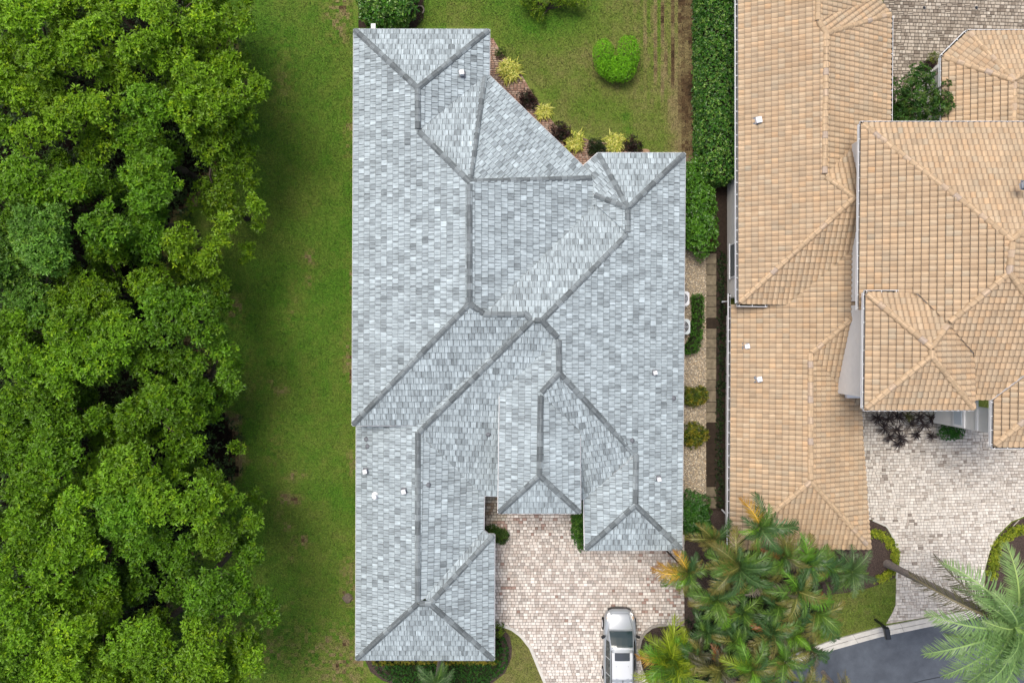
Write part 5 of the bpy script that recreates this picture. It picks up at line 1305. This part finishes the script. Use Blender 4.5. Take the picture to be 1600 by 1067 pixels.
# ================================================================== CAR
car = empty('parked_car', P(965.5, 950, .5) * np.array([CAM_H / (CAM_H - .5), 1, 0]), 'silver estate car parked nose-in on the pink paved driveway', 'car')
PAINT = NT('silver_paint', .28, .5); PAINT.base((.37, .40, .42)); PAINT.b.inputs['Metallic'].default_value = .35
PAINT.b.inputs['Coat Weight'].default_value = .6
def loft(sts, name, mat, parent, mirror=True):
    """stations: list of (y, [(x,z)...]) half profile from outside to centre"""
    rows = []
    for y, pr in sts:
        row = [(x, y, z) for x, z in pr] + [(-x, y, z) for x, z in pr[::-1] if abs(x) > 1e-6]; rows.append(row)
    V = np.array([p for r in rows for p in r]); m = len(rows[0]); Q = []
    for i in range(len(rows) - 1):
        for k in range(m - 1): a = i * m + k; Q.append([a, a + 1, a + m + 1, a + m])
    caps = []
    me = mesh_arr(name, V, [i for q in Q for i in q] + list(range(m))[::-1] + list(range((len(rows) - 1) * m, len(rows) * m)), list(range(0, 4 * len(Q), 4)) + [4 * len(Q), 4 * len(Q) + m], [4] * len(Q) + [m, m], smooth=True)
    me.validate(); return link(name, me, parent, mat)
def bprof(hw, zb, zs, zc):
    return [(hw * .86, .22), (hw * .985, .34), (hw, zb), (hw * .985, zs - .10), (hw * .93, zs), (hw * .62, zs + (zc - zs) * .75), (0, zc)]
BS = [(-.02, .42, .42, .56, .60), (-.07, .56, .45, .62, .68), (-.16, .68, .48, .68, .75), (-.30, .79, .50, .74, .83), (-.50, .86, .52, .80, .90), (-.8, .905, .52, .86, .96), (-1.1, .915, .52, .90, 1.0), (-1.4, .92, .52, .94, 1.02), (-1.8, .92, .52, .97, 1.02), (-2.6, .92, .52, .98, 1.02), (-3.6, .92, .52, .98, 1.02), (-4.2, .91, .52, .97, 1.0), (-4.55, .86, .52, .92, .95), (-4.75, .76, .5, .85, .88)]
body = loft([(y, bprof(h, zb, zs, zc)) for y, h, zb, zs, zc in BS], 'body', PAINT.m, car)
def gprof(hb, zb, ht, zt, zc): return [(hb, zb), (hb * .55 + ht * .45, zb + (zt - zb) * .5), (ht, zt), (ht * .55, zt + (zc - zt) * .8), (0, zc)]
GS = [(-1.0, .70, .95, .66, 1.0, 1.03), (-1.34, .79, .95, .68, 1.24, 1.28), (-1.73, .83, .95, .64, 1.46, 1.51), (-1.92, .84, .96, .635, 1.51, 1.565), (-2.8, .85, .96, .635, 1.54, 1.60), (-3.6, .85, .96, .63, 1.54, 1.60), (-4.2, .82, .96, .60, 1.48, 1.53), (-4.5, .76, .95, .60, 1.2, 1.23), (-4.68, .68, .9, .6, .95, .98)]
cab = loft([(y, gprof(*g)) for y, *g in GS], 'cabin', PAINT.m, car)
GLS = NT('car_glass', .06, .6); GLS.base((.018, .034, .036)); glass_m = GLS.m
def gz(y):
    ys_ = [g[0] for g in GS][::-1]; f = lambda i: np.interp(y, ys_, [g[i] for g in GS][::-1]); return f(1), f(2), f(3), f(4), f(5)
def roofpt(x, y, lift):
    hb, zb, ht, zt, zc = gz(y); ax = abs(x); 
    z = zc + (zt - zc) * (.2 * ax / (ht * .55) if ax < ht * .55 else .2 + .8 * (ax - ht * .55) / (ht * .45 + 1e-6)); return (x, y, z + lift)
def panel(name, y0, y1, x0f, x1f, mat, lift, n=6, ny=4, parent=car):
    mb = MB()
    for j in range(ny):
        for i in range(n):
            q = []
            for a, b in ((i, j), (i + 1, j), (i + 1, j + 1), (i, j + 1)):
                t = b / ny; y = y0 + (y1 - y0) * t; hw = x0f + (x1f - x0f) * t; q.append(roofpt(hw * (-1 + 2 * a / n), y, lift))
            mb.poly(q[::-1])
    return mb.build(name, mat, parent, smooth=True)
panel('windscreen', -1.05, -1.78, .655, .60, glass_m, .022, 8, 8)
panel('sunroof', -2.06, -2.50, .42, .42, plain('sunroof_glass', (.05, .058, .07), .12, .6), .014, 6, 3)
panel('roof', -1.86, -4.2, .575, .55, plain('roof_silver', (.55, .575, .60), .35, .5), .006, 6, 6)
panel('rear_window', -4.24, -4.52, .5, .52, glass_m, .012, 6, 3)
for sx in (-1, 1):
    mb = MB()
    for y0, y1 in ((-1.55, -2.45), (-2.52, -3.35), (-3.42, -4.15)):
        w_ = MB(); K = 5
        for j in range(K):
            ya, yb = y0 + (y1 - y0) * j / K, y0 + (y1 - y0) * (j + 1) / K; q = []
            for y, f in ((ya, .08), (yb, .08), (yb, .90), (ya, .90)):
                hb, zb, ht, zt, zc = gz(y); q.append((sx * (hb + (ht - hb) * f + .016), y, zb + (zt - zb) * f + .006))
            w_.poly(q if sx > 0 else q[::-1])
        w_.build('side_window', glass_m, car)
    mb = MB(); mb.tube([roofpt(sx * .60, -1.95, .03), roofpt(sx * .615, -2.4, .06), roofpt(sx * .615, -3.6, .06), roofpt(sx * .59, -4.2, .03)], .024, 6); mb.build('roof_rail', plain('rail_grey', (.10, .105, .11), .4, .5), car)
    mb = MB(); mb.box((sx * .985, -1.42, .98), (.20, .13, .13), rot=Matrix.Rotation(sx * -.45, 3, 'Z')); mb.box((sx * .90, -1.38, .95), (.12, .05, .05)); mb.build('mirror', M['black'], car)
    hl = MB(); pts = [(.60, -.13), (.70, -.22), (.765, -.42), (.72, -.60), (.62, -.42), (.55, -.22)]
    def bz(x, y):
        ys_ = [b[0] for b in BS][::-1]; f = lambda i: np.interp(y, ys_, [b[i] for b in BS][::-1]); hw, zs, zc = f(1), f(3), f(4); ax = abs(x)
        if ax < hw * .62: return zc + (zs + (zc - zs) * .75 - zc) * ax / (hw * .62)
        return zs + (zc - zs) * .75 * (1 - min(1, (ax - hw * .62) / (hw * .31)))
    q = [(sx * x, y, bz(x, y) + .02) for x, y in pts]; hl.poly(q if sx < 0 else q[::-1]); h_ = hl.build('headlight', plain('lamp_glass', (.62, .62, .58), .1, .6), car)
    am = MB(); q = [(sx * x, y, bz(x, y) + .028) for x, y in ((.72, -.30), (.765, -.42), (.73, -.54), (.70, -.42))]; am.poly(q if sx < 0 else q[::-1]); am.build('indicator', plain('amber', (.50, .27, .08), .2, .5), h_)
    # bonnet shut lines
    ln = MB(); L_ = [(.47, -.20), (.54, -.5), (.62, -.75), (.67, -1.02)]
    for (xa, ya), (xb, yb) in zip(L_[:-1], L_[1:]):
        ln.poly([(sx * xa, ya, bz(xa, ya) + .012), (sx * (xa + .022), ya, bz(xa + .022, ya) + .012), (sx * (xb + .022), yb, bz(xb + .022, yb) + .012), (sx * xb, yb, bz(xb, yb) + .012)])
    ln.build('shut_line', M['lead'], car)
    for y in (-.92, -3.72):
        wh = MB(); wh.tube([(sx * .70, y, .34), (sx * .95, y, .34)], .34, 20, m=0); wo_ = wh.build('wheel', M['rubber'], car)
        rm = MB(); rm.tube([(sx * .90, y, .34), (sx * .957, y, .34)], .21, 14); rm.build('rim', M['metal'], wo_)
ln = MB(); xs_ = np.linspace(-.47, .47, 9)
for a, b in zip(xs_[:-1], xs_[1:]): ln.poly([(a, -.20 - .02 * abs(a), bz(a, -.2) + .014), (b, -.20 - .02 * abs(b), bz(b, -.2) + .014), (b, -.175 - .02 * abs(b), bz(b, -.18) + .014), (a, -.175 - .02 * abs(a), bz(a, -.18) + .014)])
ln.build('shut_line', M['lead'], car)
gr = MB(); xs_ = np.linspace(-.66, .66, 9)
for a, b in zip(xs_[:-1], xs_[1:]):
    ya, yb = .03 - .22 * a * a, .03 - .22 * b * b; gr.poly([(a, ya, .30), (b, yb, .30), (b, yb, .52), (a, ya, .52)]); gr.poly([(a, ya, .52), (b, yb, .52), (b, yb - .06, .53), (a, ya - .06, .53)])
gr.build('grille', M['black'], car)
wp = MB(); wp.tube([(-.05, -1.08, 1.10), (.5, -1.14, 1.12)], .012, 5); wp.build('wiper', M['black'], car)
wp = MB(); wp.tube([(-.55, -1.08, 1.09), (.0, -1.16, 1.14)], .012, 5); wp.build('wiper', M['black'], car)
an = MB(); an.box((.02, -3.62, 1.64), (.03, .12, .05)); an.build('aerial', M['black'], car)
